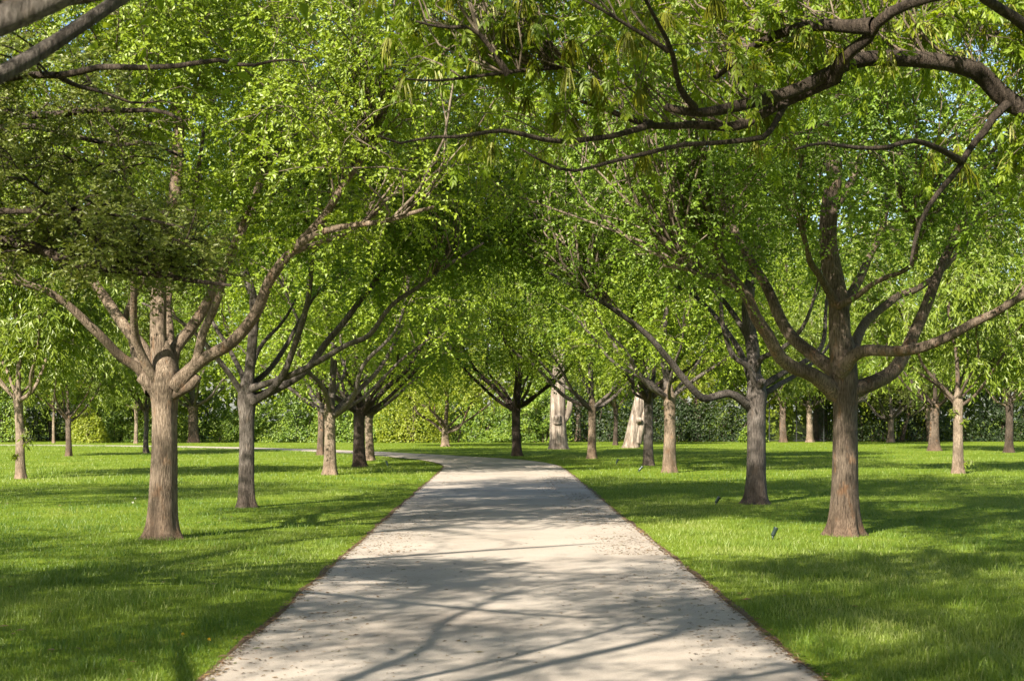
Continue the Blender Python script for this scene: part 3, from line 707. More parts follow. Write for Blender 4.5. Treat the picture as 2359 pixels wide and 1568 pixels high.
FAR = [
    # name, label, px, base py, width px, fork py, kind, bark, rotation, scale, lean
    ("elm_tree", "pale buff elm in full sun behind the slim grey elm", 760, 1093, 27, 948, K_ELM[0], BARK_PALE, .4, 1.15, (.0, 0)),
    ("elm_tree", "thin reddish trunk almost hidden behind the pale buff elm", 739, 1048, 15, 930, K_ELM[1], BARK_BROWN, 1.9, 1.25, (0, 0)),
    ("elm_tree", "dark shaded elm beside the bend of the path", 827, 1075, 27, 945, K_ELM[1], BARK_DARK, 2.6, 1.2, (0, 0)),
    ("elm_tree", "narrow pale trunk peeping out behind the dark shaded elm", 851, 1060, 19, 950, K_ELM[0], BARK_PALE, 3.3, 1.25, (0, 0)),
    ("young_pecan_tree", "slender pale tree with sprouts low on its trunk, standing out on the west lawn", 48, 1102, 21, 915, K_PECAN[0], BARK_PALE, .2, 1.0, (-.1, 0)),
    ("young_pecan_tree", "small grey tree with a forked trunk in front of the dark gap in the hedge", 158, 1050, 13, 965, K_PECAN[1], BARK_BROWN, 1.2, .9, (0, 0)),
    ("young_pecan_tree", "very slim pale sapling close against the sunlit hedge", 313, 1021, 8, 945, K_PECAN[0], BARK_PALE, 2.2, .95, (0, 0)),
    ("young_pecan_tree", "slim grey sapling in sun just behind the thick tan elm", 336, 1043, 11, 945, K_PECAN[1], BARK_GREY, 3.0, .9, (0, 0)),
    ("park_tree", "stout brown tree at the hedge, seen between the thick tan and slim grey elms", 446, 1019, 23, 935, K_ELM[0], BARK_BROWN, 4.0, 1.5, (0, 0)),
    ("park_tree", "thin bare-stemmed tree in the dark gap of the hedge", 124, 1020, 6, 940, K_SMALL[0], BARK_PALE, 4.0, 1.0, (0, 0)),
    ("park_tree", "dark leaning trunk by the hedge at the western end of the lawn", 2, 1017, 24, 935, K_OAK[0], BARK_DARK, 1.0, 1.2, (.5, 0)),
    ("park_tree", "little yellow-green tree on a short trunk in front of the hedge, where the path bends", 1025, 1028, 15, 985, K_SMALL[0], BARK_PALE, 5.0, 1.5, (0, 0)),
    ("elm_tree", "small dark elm standing alone beyond the end of the straight path", 1190, 1050, 20, 935, K_ELM[1], BARK_DARK, 5.6, 1.3, (0, 0)),
    ("elm_tree", "pale brown elm between the two bleached dead trunks", 1364, 1056, 19, 938, K_ELM[0], BARK_ELM, 1.4, 1.2, (0, 0)),
    ("elm_tree", "grey elm close behind the pale sunlit elm, its foot hidden in part", 1493, 1072, 22, 915, K_ELM[1], BARK_GREY, .9, 1.15, (0, 0)),
    ("elm_tree", "pale sunlit elm with a straight trunk rising well above its fork", 1541, 1088, 28, 915, K_ELM[0], BARK_ELM, 2.1, 1.05, (0, 0)),
    ("park_tree", "short brown trunk against the hedge just east of the upright bleached trunk", 1332, 1015, 13, 940, K_ELM[1], BARK_BROWN, .3, 1.5, (0, 0)),
    ("park_tree", "small dark trunk in front of the dark hedge beside the leaning bleached trunk", 1418, 1025, 10, 940, K_PECAN[1], BARK_DARK, 1.6, 1.0, (0, 0)),
    ("young_pecan_tree", "slim white-barked tree half hidden behind the dark grey-brown elm", 1757, 1052, 9, 935, K_PECAN[0], BARK_PALE, 4.4, .9, (0, 0)),
    ("park_tree", "small brown tree with a forked top against the dark hedge", 1608, 1016, 15, 950, K_SMALL[0], BARK_BROWN, 2.4, 1.2, (0, 0)),
    ("park_tree", "slim dark brown trunk in front of the wire fence", 1804, 1018, 15, 930, K_PECAN[0], BARK_BROWN, 5.2, 1.2, (0, 0)),
    ("park_tree", "whitish trunk with low crooked limbs, east of the wire fence", 1866, 1018, 14, 935, K_OAK[0], BARK_PALE, 2.8, 1.1, (-.05, 0)),
    ("park_tree", "very thick brown trunk right behind the whitish one", 1889, 1014, 34, 905, K_ELM[1], BARK_BROWN, 3.6, 1.4, (0, 0)),
    ("park_tree", "thin trunk showing past the edge of the broad brown elm", 1967, 1024, 10, 930, K_ELM[0], BARK_BROWN, 4.8, 1.0, (0, 0)),
    ("park_tree", "pale little tree with many crooked low limbs before the dark hedge", 2052, 1018, 14, 965, K_OAK[0], BARK_PALE, .6, 1.15, (0, 0)),
    ("park_tree", "thin brown leaning stem in the shade beside the pale crooked tree", 2076, 1017, 9, 950, K_OAK[0], BARK_BROWN, 3.9, 1.1, (.6, 0)),
    ("park_tree", "narrow whitish trunk tucked behind the stout brown tree of the east lawn", 2142, 1017, 11, 940, K_ELM[0], BARK_PALE, 1.1, 1.1, (-.25, 0)),
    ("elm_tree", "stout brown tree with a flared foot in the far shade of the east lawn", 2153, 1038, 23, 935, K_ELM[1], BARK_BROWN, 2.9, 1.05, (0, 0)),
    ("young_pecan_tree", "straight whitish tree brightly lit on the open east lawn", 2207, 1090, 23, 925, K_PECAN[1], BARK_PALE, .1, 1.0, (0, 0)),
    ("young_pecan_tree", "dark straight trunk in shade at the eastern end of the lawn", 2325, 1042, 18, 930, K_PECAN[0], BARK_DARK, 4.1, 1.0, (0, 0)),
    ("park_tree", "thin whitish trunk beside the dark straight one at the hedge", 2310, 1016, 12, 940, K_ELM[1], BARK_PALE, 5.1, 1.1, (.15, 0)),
]
for (nm, lab, px, py, w, fk, K, bark, rz, sc_, lean) in FAR:
    rt = far_tree(nm, lab, px, py, w, fk, K, bark, rz, scale=sc_, lean=lean, group=GROUP_ROW if nm == "elm_tree" else GROUP_BACK)
    if px in (48, 2207):
        rs = np.random.default_rng(px)
        for (sx_, sz_) in ((-.17, .62), (.22, .95), (.12, 1.25)) if px == 48 else ((.2, 1.55), (-.22, 1.75), (.24, .35)):
            c0 = np.array([np.sign(sx_) * .1, -.06, sz_ - .08]); nt_ = 5
            TWs = np.stack([np.stack([c0 + (np.array([sx_, -.1, sz_]) - c0 + rs.normal(0, .09, 3)) * q for q in (0, .4, .75, 1.1)]) for _ in range(nt_)])
            Vb, Qb = tubes(TWs, np.tile([[.006, .005, .004, .002]], (nt_, 1)), 3)
            sp = link("sprout", mesh_np("sprout", Vb, Qb, BARK_TWIG), rt)
            v_, f_, t_ = leaves_on(TWs, 7, .15, .045, rs, droop=.8)
            link("leaves", mesh_np("leaves", v_, f_, LEAF_YOUNG, tint=t_), sp, kind='stuff')

# elms of the two rows beside and behind the viewpoint: they shade the near lawn and path
for (x, y, rz, sc_, lab) in [(-2.9, 4.7, 1.2, 1.05, "elm just out of view behind the small-leaved tree"), (-10.0, 4.0, .5, 1.0, "elm just out of view west of the path, shading the near lawn"), (4.4, 4.4, 1.7, 1.15, "elm just out of view east of the path, shading the near lawn"),
                        (-4.6, -4.0, 2.9, 1.1, "elm behind the viewpoint on the west side of the path"), (4.7, -5.0, 3.7, 1.0, "elm behind the viewpoint on the east side of the path"),
                        (-11.5, 9.0, 4.4, 1.05, "elm standing well west of the path on the near lawn"), (-12.5, 26.0, 1.3, 1.0, "elm west of the thick tan elm, outside the view")]:
    K = K_SHADE[1 if x > 0 and y > 0 else 0]
    root = thing("elm_tree", lab, "tree", (x, y, 0), 0, GROUP_ROW)
    link("trunk", make_trunk([(-.06, .27), (0, .24), (.15, .2), (.5, .17), (1.5, .155), (2.0, .18), (2.2, .15), (2.5, .05)], int(rz * 10), BARK_ELM, sides=20, rings=22), root)
    for m in K["limbs"]:
        o = link("limb", m, root); o.rotation_euler = (0, 0, rz)
    for nmz in ("fine", "crown"):
        o = link("fine_branches" if nmz == "fine" else "crown", K[nmz], root, kind='stuff'); o.rotation_euler = (0, 0, rz); o.scale = (sc_, sc_, 1)

# ---- bleached dead trunks
def dead_tree(label, px, py, prof_px, lean_px, side, seed):
    Y = ground_depth(py); base = W(px, py, Y); base[2] = 0; s = Y / FPX
    root = thing("dead_tree", label, "tree", tuple(base), 0, "bleached dead trunks")
    link("trunk", make_trunk([(h * s, r * s) for h, r in prof_px], seed, BARK_DEAD, lean=(lean_px * s, 0), sides=40, rings=40, butt=.08, furrow=.075), root)
    for (pts, r0, r1) in side:
        p = np.array([(a * s, d, b * s) for a, b, d in pts])
        lb = Limb(p, r0 * s, r1 * s, n=10, seed=seed, flare=1.25, power=.5, wob=.02)
        link("broken_limb", lb.mesh(BARK_DEAD, 12, "broken_limb"), root)
dead_tree("upright bleached dead trunk, hollow-cracked and pale, with a broken limb near its top", 1285, 1034,
          [(-3, 27), (0, 25), (8, 22), (25, 20), (60, 19), (85, 18), (120, 17), (150, 16), (185, 14.5), (235, 12), (240, 5)], 3,
          [([(10, 62, 0), (22, 78, -.05), (27, 100, -.1), (29, 118, -.1)], 8, 5), ([(-2, 62, -.3), (-2, 78, -.42)], 9, 7)], 41)
dead_tree("leaning bleached dead trunk split along its lower side, tilted to the east", 1453, 1031,
          [(-3, 23), (0, 21), (10, 18.5), (30, 17), (70, 15), (100, 14), (130, 12.5), (170, 11), (215, 9), (220, 4)], 42,
          [([(14, 12, -.1), (24, 50, -.1), (34, 85, -.1), (44, 118, -.1)], 9, 5), ([(16, 62, -.3), (18, 66, -.5)], 6, 5)], 42)

# ------------------------------------------------------------------ overhanging trees beside the viewpoint
def leaflet_block(base, d, nrm, L, Wd):
    w = norm(np.cross(d, nrm)); nrm = np.cross(w, d)
    v = [base, base + d * L * .35 + w * Wd * .5 + nrm * Wd * .15, base + d * L * .7 + w * Wd * .36 + nrm * Wd * .05 - np.array([0, 0, L * .05]),
         base + d * L - np.array([0, 0, L * .18]), base + d * L * .7 - w * Wd * .36 + nrm * Wd * .05 - np.array([0, 0, L * .05]), base + d * L * .35 - w * Wd * .5 + nrm * Wd * .15]
    return v, [(0, 3, 2), (0, 2, 1), (0, 5, 4), (0, 4, 3)]

def pecan_leaf(seed):
    """one compound leaf: rachis along +X, drooping, paired leaflets"""
    rng = np.random.default_rng(seed)
    V, F = [], []
    n = 3; Lr = .14
    def R(t): return np.array([t * Lr, 0, -.055 * t * t])
    pts = np.array([R(0), R(.5), R(1.0)])
    tv, tq = tubes(pts[None], np.array([[.0022, .0018, .001]]), 3)
    V += list(tv); F += [tuple(q[:3]) for q in tq] + [(q[0], q[2], q[3]) for q in tq]
    for k in range(n):
        t = .3 + .62 * k / (n - 1)
        for s in (1, -1):
            d = norm(np.array([.75 + .3 * t, s * .85, -.45 + rng.normal(0, .15)]) + rng.normal(0, .12, 3))
            v, f = leaflet_block(R(t), d, norm(np.array([0, 0, 1.0]) + rng.normal(0, .25, 3)), .085 * (.8 + .45 * t) * (.75 + .3 * rng.random()), .033)
            o = len(V); V += v; F += [tuple(i + o for i in q) for q in f]
    v, f = leaflet_block(R(1.0), norm(np.array([1, 0, -.5]) + rng.normal(0, .1, 3)), np.array([0, 0, 1.0]), .09, .036)
    o = len(V); V += v; F += [tuple(i + o for i in q) for q in f]
    V, F = np.array(V), np.array(F)
    t = np.clip(np.full(len(F), .5) + rng.normal(0, .12), 0, 1) + rng.normal(0, .05, len(F))
    return V, F, np.clip(t, 0, 1)

def catkin_tuft(seed):
    rng = np.random.default_rng(seed)
    n = 11
    P = np.zeros((n, 3, 3)); R = np.zeros((n, 3))
    for k in range(n):
        x, y = rng.normal(0, .03, 2); L = .10 + .08 * rng.random()
        P[k] = [(x * .3, y * .3, 0), (x, y, -L * .5), (x * 1.3 + rng.normal(0, .006), y * 1.3, -L)]
        R[k] = [.0028, .0045, .002]
    V, Q = tubes(P, R, 3)
    return V, Q, np.clip(rng.random(n).repeat(6) * .8 + .1, 0, 1)

def rot_frames(d, roll_rng):
    """rotation matrices whose +X is d and +Z is roughly up"""
    up = np.array([0, 0, 1.0]) + roll_rng.normal(0, .35, d.shape)
    y = norm(np.cross(up, d)); z = np.cross(d, y)
    return np.stack([d, y, z], -1)

rngp = np.random.default_rng(77)
PB = np.array([5.7, 12.4, 0.0])
proot = thing("pecan_tree", "big pecan whose rough limbs and yellow-green catkins hang over the path from the east", "tree", tuple(PB), 0, "large trees overhanging the viewpoint")
link("trunk", make_trunk([(-.06, .48), (0, .42), (.2, .35), (.6, .31), (1.6, .28), (2.6, .27), (3.0, .30), (3.3, .27), (3.6, .1)], 51, BARK_BROWN), proot)
def WL(pts, Y0): return np.array([W(a, b, Y0 + d) - PB for a, b, d in pts])
T0 = np.array([0, 0, 2.9])
P_limbs = [
    Limb(np.vstack([T0 + [0, 0, .1], WL([(2560, 330, .3), (2430, 270, .1), (2340, 235, 0), (2295, 205, 0), (2250, 172, -.1), (2190, 158, -.2), (2125, 148, -.3), (2045, 143, -.4), (1985, 150, -.5), (1920, 178, -.6), (1856, 206, -.7), (1750, 232, -.8), (1665, 246, -.9), (1596, 248, -1.0), (1530, 236, -1.1)], 12)]), .098, .026, seed=1, wob=.05),
    Limb(WL([(1925, 176, -.6), (1860, 215, -.4), (1790, 246, -.4), (1700, 276, -.5), (1600, 270, -.6), (1500, 286, -.7), (1430, 272, -.8), (1380, 250, -.9), (1330, 235, -1.0)], 12), .046, .014, seed=2, wob=.08),
    Limb(WL([(1500, 286, -.7), (1450, 302, -.9), (1390, 322, -1.1), (1330, 332, -1.3), (1260, 330, -1.5), (1190, 318, -1.6), (1110, 330, -1.8), (1040, 326, -1.9), (970, 312, -2.0), (900, 318, -2.1), (850, 300, -2.2)], 12), .022, .006, seed=3, wob=.08),
    Limb(WL([(1920, 178, -.6), (1945, 130, -.8), (1990, 95, -1.0), (2005, 70, -1.1), (2030, 40, -1.2), (2100, 10, -1.4), (2180, -5, -1.6), (2300, -20, -1.8)], 12), .042, .028, seed=4),
    Limb(WL([(2010, 60, -1.1), (1960, 62, -1.0), (1870, 58, -.9), (1800, 75, -.8), (1740, 100, -.7), (1700, 130, -.6), (1640, 180, -.5)], 12), .045, .018, seed=5),
    Limb(np.vstack([T0, WL([(2620, 300, -.5), (2500, 200, -1), (2400, 110, -1.3), (2358, 68, -1.5), (2320, 38, -1.6), (2270, 5, -1.7), (2200, -60, -1.9)], 12)]), .066, .026, seed=6),
    Limb(WL([(2330, 232, 0), (2285, 270, -.2), (2262, 305, -.3), (2236, 330, -.4), (2215, 370, -.5), (2178, 415, -.6), (2140, 460, -.7), (2112, 520, -.8), (2100, 600, -.9)], 12), .032, .010, seed=7),
    Limb(WL([(2214, 372, -.5), (2165, 340, -.8), (2110, 322, -1.0), (2040, 334, -1.2), (1960, 333, -1.4), (1890, 328, -1.6), (1830, 345, -1.8)], 12), .022, .008, seed=8),
    Limb(WL([(1810, 238, -.5), (1775, 290, -.8), (1765, 320, -1.0), (1700, 335, -1.2), (1600, 345, -1.3), (1530, 370, -1.4), (1420, 395, -1.5), (1310, 392, -1.6), (1230, 362, -1.7), (1180, 330, -1.8)], 12), .022, .007, seed=9, wob=.09),
    Limb(WL([(1600, 248, -1.0), (1560, 200, -1.3), (1540, 120, -1.6), (1500, 40, -1.9), (1450, -60, -2.2)], 12), .022, .008, seed=10),
    Limb(WL([(1540, 118, -1.6), (1440, 60, -1.8), (1390, 30, -1.9), (1320, -10, -2.0)], 12), .014, .006, seed=11),
    Limb(WL([(1380, 250, -.9), (1330, 170, -1.1), (1240, 165, -1.3), (1170, 170, -1.5), (1100, 178, -1.6), (1010, 184, -1.8), (930, 178, -2.0)], 12), .018, .006, seed=12),
    Limb(WL([(1170, 172, -1.5), (1120, 100, -1.6), (1080, 60, -1.7), (1020, 55, -1.8), (960, 40, -1.9)], 12), .018, .007, seed=13),
    Limb(np.vstack([T0 + [0, 0, .3], PB * 0 + [1.0, -1.5, 5.0], [2.0, -3, 7.5]]), .12, .04, seed=14),
    Limb(np.vstack([T0 + [0, 0, .3], [-1.0, 1.0, 5.2], [-2.6, 1.4, 7.4], [-3.6, 1.6, 8.8]]), .12, .03, seed=15),
    Limb(np.vstack([T0 + [0, 0, .2], [-1.4, 1.5, 5.0], [-3.2, 2.5, 5.8], [-5.0, 3.3, 6.3]]), .08, .02, seed=18, wob=.06),
    Limb(np.vstack([T0 + [0, 0, .1], [0.8, 1.8, 4.6], [1.8, 3.2, 6.5]]), .11, .04, seed=16),
    Limb(np.vstack([T0 + [0, 0, .1], [-1.2, -2.0, 4.8], [-2.8, -3.6, 6.6], [-4.0, -4.6, 7.4]]), .10, .03, seed=17),
]
for l in P_limbs:
    link("limb", l.mesh(BARK_DARK, 14), proot)
def pecan_zmin(p):
    wx = p[:, 0] + PB[0]
    return np.where(wx < 1.5, 3.55, np.where(wx < 3.0, 3.45, 2.85))
ptg = np.concatenate([
    targets([(-5.2, -.8, 4.65, 2.0, 1.4, 1.0, 1.0)], 125, rngp, 61, thr=.36, zmin=pecan_zmin, freq=1.5),
    targets([(-2.9, .1, 5.2, 2.1, 2.0, 1.4, 1.0)], 130, rngp, 62, thr=.36, zmin=pecan_zmin, freq=1.5),
    targets([(-.6, .3, 4.9, 1.8, 2.2, 1.7, 1.0), (-.9, .1, 3.75, 1.5, 1.5, .8, .3)], 150, rngp, 63, thr=.38, zmin=pecan_zmin, freq=1.5),
    targets([(-4.1, 2.9, 6.4, 2.6, 2.2, 1.4, 1.0), (1.5, 0, 7.0, 3.0, 4.0, 2.2, .35)], 190, rngp, 64, thr=.42, zmin=pecan_zmin),
])
BR, RR, TW, bi = grow(P_limbs, ptg, rngp, twigs=4, twig_len=(.22, .5), twig_droop=.25, start=.35, s_min=.12, maxd=2.0, rbase=.0025, rgain=.002)
link("fine_branches", branch_mesh(BR, RR, TW, BARK_TWIG, rng=rngp, twig_r=.0035, seg=2), proot, kind='stuff')
# compound leaves at the twig ends
per = 5
u = np.tile(np.array([.25, .5, .72, .9, 1.0]), (len(TW), 1)); f = u * 3; ii = np.clip(f.astype(int), 0, 2); f = (f - ii)[..., None]
ar = np.arange(len(TW))[:, None]
lp = (TW[ar, ii] * (1 - f) + TW[ar, ii + 1] * f).reshape(-1, 3)
lt = norm(TW[ar, ii + 1] - TW[ar, ii]).reshape(-1, 3)
ld = norm(lt * .6 + rngp.normal(0, .55, lt.shape) + np.array([0, 0, -.25]))
lsc = .5 + .36 * rngp.random(len(lp))
LR_ = rot_frames(ld, rngp)
LV = [pecan_leaf(200 + k) for k in range(6)]
def in_frame(pw):
    sx = 1155 + pw[:, 0] / pw[:, 1] * FPX; sy = 960 - (pw[:, 2] - CAM_H) / pw[:, 1] * FPX
    return (sx > -20) & (sx < 2380) & (sy > -30) & (sy < 1568)
pw = lp + PB
vis = in_frame(pw)
order = np.argsort(np.where(vis, pw[:, 1], 1e6))
solo = order[:290]
rest = order[290:]
leaf_meshes = []
for k, (v, f_, t) in enumerate(LV):
    for dt in (-.18, .0, .18):
        leaf_meshes.append(mesh_np("leaf", v, f_, LEAF_PECAN, tint=np.clip(t + dt, 0, 1)))
from mathutils import Matrix
for j in solo:
    o = link("leaf", leaf_meshes[rngp.integers(len(leaf_meshes))], proot)
    M4 = Matrix.Identity(4)
    R3 = LR_[j] * lsc[j]
    for a in range(3):
        for b in range(3): M4[a][b] = R3[a, b]
        M4[a][3] = lp[j, a]
    o.matrix_local = M4
Vs, Fs, Ts, off = [], [], [], 0
for k in range(6):
    sel = rest[k::6]
    v, f_, t = LV[k]; f_, t = f_[12:], t[12:]
    vv = np.einsum('nij,vj->nvi', LR_[sel] * lsc[sel][:, None, None], v) + lp[sel][:, None]
    Vs.append(vv.reshape(-1, 3)); n = len(sel)
    Fs.append((f_[None] + (np.arange(n) * len(v))[:, None, None]).reshape(-1, 3) + off); off += n * len(v)
    Ts.append((np.clip(t[None] + rngp.normal(0, .15, (n, 1)), 0, 1)).ravel())
link("crown", mesh_np("crown", np.concatenate(Vs), np.concatenate(Fs), LEAF_PECAN, tint=np.concatenate(Ts)), proot, kind='stuff')
# catkins hang from the twigs
CK = []
for k in range(5):
    v, q, t = catkin_tuft(300 + k); CK.append(mesh_np("catkin", v, q, CATKIN, tint=t[:len(q)] if len(t) >= len(q) else np.resize(t, len(q))))
ct = np.clip(rngp.integers(0, len(TW), 1400), 0, len(TW) - 1)
cp = TW[ct, 2]
cv = in_frame(cp + PB) & (cp[:, 1] < .6)
cp = cp[cv][:285]
for p in cp:
    o = link("catkin", CK[rngp.integers(5)], proot, loc=tuple(p)); o.rotation_euler = (0, 0, rngp.random() * 6.28)
    s = .8 + .5 * rngp.random(); o.scale = (s, s, s)

# ---- small-leaved tree on the west side, spreading flat dark branches into view
OB = np.array([-6.0, 12.0, 0.0])
oroot = thing("live_oak_tree", "small-leaved tree with flat dark boughs hanging in front of the tan elm", "tree", tuple(OB), 0, "large trees overhanging the viewpoint")
link("trunk", make_trunk([(-.06, .5), (0, .42), (.2, .36), (.6, .33), (1.4, .30), (2.2, .32), (2.5, .28), (2.8, .1)], 52, BARK_DARK), oroot)
def WO(pts, Y0): return np.array([W(a, b, Y0 + d) - OB for a, b, d in pts])
S0 = np.array([0, 0, 2.2])
O_limbs = [
    Limb(np.vstack([S0, WO([(-350, 600, 0), (-120, 560, 0), (0, 553, 0), (60, 568, -.1), (120, 600, -.2), (200, 622, -.3), (320, 636, -.5), (430, 645, -.7), (540, 655, -.9)], 12)]), .075, .010, seed=1, wob=.05),
    Limb(WO([(70, 572, -.1), (150, 580, .2), (240, 605, .4), (340, 600, .6), (440, 590, .8)], 12), .035, .01, seed=2, wob=.05),
    Limb(np.vstack([S0 + [0, 0, .4], WO([(-300, 300, -.5), (-100, 200, -.8), (0, 165, -1.0), (75, 160, -1.0), (150, 170, -1.1), (220, 160, -1.1), (320, 162, -1.2), (420, 155, -1.3), (480, 143, -1.3), (560, 160, -1.4), (640, 150, -1.5), (700, 162, -1.6)], 12)]), .052, .005, seed=3, wob=.06),
    Limb(WO([(130, 172, -1.1), (170, 200, -.9), (230, 215, -.8), (300, 240, -.7), (370, 235, -.6)], 12), .016, .005, seed=4),
    Limb(np.vstack([S0 + [0, 0, .3], WO([(-300, 380, .2), (-100, 270, 0), (0, 250, 0), (110, 262, 0), (200, 252, -.1), (300, 258, -.2), (380, 265, -.3), (430, 285, -.4)], 12)]), .062, .01, seed=5, wob=.05),
    Limb(np.vstack([S0 + [0, 0, .2], WO([(-300, 420, .8), (-60, 330, .6), (40, 300, .5), (150, 318, .4), (260, 335, .3), (340, 326, .2), (430, 360, .1)], 12)]), .05, .008, seed=6, wob=.05),
    Limb(np.vstack([S0 + [0, 0, .1], WO([(-300, 500, .4), (-60, 400, .5), (70, 385, .5), (130, 405, .4), (200, 408, .3), (270, 402, .2), (340, 382, .1)], 12)]), .04, .006, seed=7, wob=.04),
    Limb(np.vstack([S0, WO([(-300, 560, -.6), (-80, 495, -.7), (60, 485, -.7), (150, 487, -.8), (230, 480, -.8), (310, 490, -.9), (420, 520, -1.0)], 12)]), .045, .007, seed=8, wob=.05),
    Limb(WO([(170, 485, -.8), (190, 520, -.6), (230, 560, -.4), (290, 590, -.3), (370, 600, -.2)], 12), .028, .008, seed=9, wob=.04),
    Limb(np.vstack([S0 + [0, 0, .5], [.6, -2.4, 4.0], WO([(-40, 30, -4.0), (80, 25, -4.1), (160, 10, -4.2), (260, -15, -4.3)], 12)]), .07, .02, seed=10),
    Limb(np.vstack([S0 + [0, 0, .5], [-.5, 1.5, 5], [.5, 2.5, 7]]), .12, .03, seed=11),
    Limb(np.vstack([S0 + [0, 0, .5], [1.2, -.5, 5], [2.2, -1.0, 6.8]]), .12, .03, seed=12),
]
for l in O_limbs:
    link("limb", l.mesh(BARK_DARK, 12), oroot)
rngo = np.random.default_rng(88)
c1 = W(150, 500, 12) - OB; c2 = W(120, 215, 11.5) - OB; c3 = W(400, 560, 11.6) - OB
otg = np.concatenate([
    targets([(c1[0] - .4, 0, c1[2], 1.8, 1.7, .6, 1.0)], 105, rngo, 71, thr=.34, freq=2.0, shell=.5),
    targets([(c3[0] - .1, -.4, c3[2] - .02, .75, 1.0, .36, 1.0)], 48, rngo, 72, thr=.3, freq=2.0, shell=.5),
    targets([(c2[0] - .6, -.5, c2[2], 1.65, 1.6, .55, 1.0)], 95, rngo, 73, thr=.4, freq=2.0, shell=.5),
    targets([(-1.5, 2.4, 6.4, 3.4, 2.8, 1.8, 1.0)], 120, rngo, 74, thr=.42, freq=1.0),
])
BR, RR, TW, bi = grow(O_limbs, otg, rngo, twigs=10, twig_len=(.16, .38), twig_droop=.1, start=.2, flat=.55, s_min=.12, maxd=2.5, rbase=.004, rgain=.007)
link("fine_branches", branch_mesh(BR, RR, TW, BARK_DARK, rng=rngo, twig_r=.0022), oroot, kind='stuff')
link("crown", crown_mesh(TW, bi, 18, .044, .020, LEAF_OAK, rngo, droop=.0, spread=.8), oroot, kind='stuff')

# ------------------------------------------------------------------ hedges, fence and the wood behind
def leaf_cloud(P, N_, L, Wd, rng, up=.5, out=None):
    n = len(P)
    d = norm(rng.normal(0, 1, (n, 3)) + np.array([0, 0, -.3]))
    nr = norm(N_ + rng.normal(0, .6, (n, 3)) + np.array([0, 0, up]))
    w = norm(np.cross(d, nr)); nr = np.cross(w, d)
    sc = (.65 + .7 * rng.random(n))[:, None]
    v0 = P; mid = P + d * L * sc * .45
    V = np.stack([v0, mid + w * Wd * sc * .5 + nr * Wd * .15, P + d * L * sc, mid - w * Wd * sc * .5 + nr * Wd * .15], 1).reshape(-1, 3)
    o = np.arange(n)[:, None] * 4
    F = np.concatenate([o + np.array([[0, 2, 1]]), o + np.array([[0, 3, 2]])], 1).reshape(-1, 3)
    return V, F

def hedge(name, label, x0, x1, Y, h, depth, n, mat, seed, L=.15, Wd=.085, wild=.5):
    rng = np.random.default_rng(seed)
    root = thing(name, label, "hedge", ((x0 + x1) / 2, Y, 0), 0, "hedge along the far side of the lawn")
    w = x1 - x0
    x = (rng.random(n) - .5) * w
    fr = rng.random(n)
    z = rng.random(n)
    top = h * (1 + .38 * (NZ(np.stack([x * .5 + seed, x * 0, x * 0], -1)) - .5) * 2)
    front = fr < .72
    bulge = (NZ(np.stack([x * .8 + seed, z * h * .8, x * 0 + 5], -1)) - .5) * wild * 2 + (NZ(np.stack([x * 2.4 + seed, z * h * 2.4, x * 0 + 9], -1)) - .5) * wild * .8
    y = np.where(front, -depth / 2 - bulge + np.abs(rng.normal(0, .22, n)), (rng.random(n) - .5) * depth)
    zz = np.where(front, z * top, top + (NZ(np.stack([x * 1.2 + seed, y * 1.2, x * 0 + 2], -1)) - .5) * wild + rng.normal(0, .12, n))
    P = np.stack([x, y, np.maximum(zz, .03)], -1)
    NN = np.where(front[:, None], np.array([[0, -1.0, .35]]), np.array([[0, -.2, 1.0]]))
    V, F = leaf_cloud(P, NN, L, Wd, rng)
    t = np.clip(rng.random(n) * .6 + .4 * NZ(P * 1.3 + seed), 0, 1)
    link("foliage", mesh_np("foliage", V, F, mat, tint=np.repeat(t, 2)), root, kind='stuff')
    # woody core
    cn = int(w * 1.2)
    P2 = np.zeros((cn * 3, 4, 3)); R2 = np.zeros((cn * 3, 4))
    for k in range(cn * 3):
        bx = (rng.random() - .5) * w; by = (rng.random() - .5) * depth * .5
        for q in range(4):
            P2[k, q] = (bx + rng.normal(0, .15) * q, by + rng.normal(0, .1) * q, q / 3 * h * .92 - .02); R2[k, q] = .05 - .012 * q
    V, Q = tubes(P2, R2, 5)
    link("stems", mesh_np("stems", V, Q, BARK_DARK, smooth=True), root, kind='stuff')
    return root
hedge("leafy_hedge", "long sunlit leafy hedge with bright green leaves where the path bends", -26, 4.4, 99.5, 2.6, 1.8, 45000, LEAF_HEDGE, 91, wild=.9)
hedge("leafy_hedge", "short stretch of hedge west of the dark gap, beside the leaning trunk", -35, -30.3, 100.2, 2.5, 1.8, 6000, LEAF_HEDGE, 92)
hedge("shade_toned_foliage", "hedge along the east side of the lawn, its shade put into dark leaves", 4.3, 16.4, 101.2, 3.0, 1.6, 15000, LEAF_SHADE_TONED, 93)  # tree shade on this stretch is painted into the leaf colour
hedge("shade_toned_foliage", "added dark foliage for the shaded wood in the hedge gap near the grey forked tree", -31.5, -26.5, 104.5, 4.2, 1.6, 7000, LEAF_SHADE_TONED, 98)  # added bank, coloured dark to stand for shaded wood behind the gap
hedge("shade_toned_foliage", "hedge with shade-darkened leaves running on past the wire fence to the east", 20.6, 36, 102.0, 3.4, 1.6, 18000, LEAF_SHADE_TONED, 94)  # shade is put into the leaf colour here too

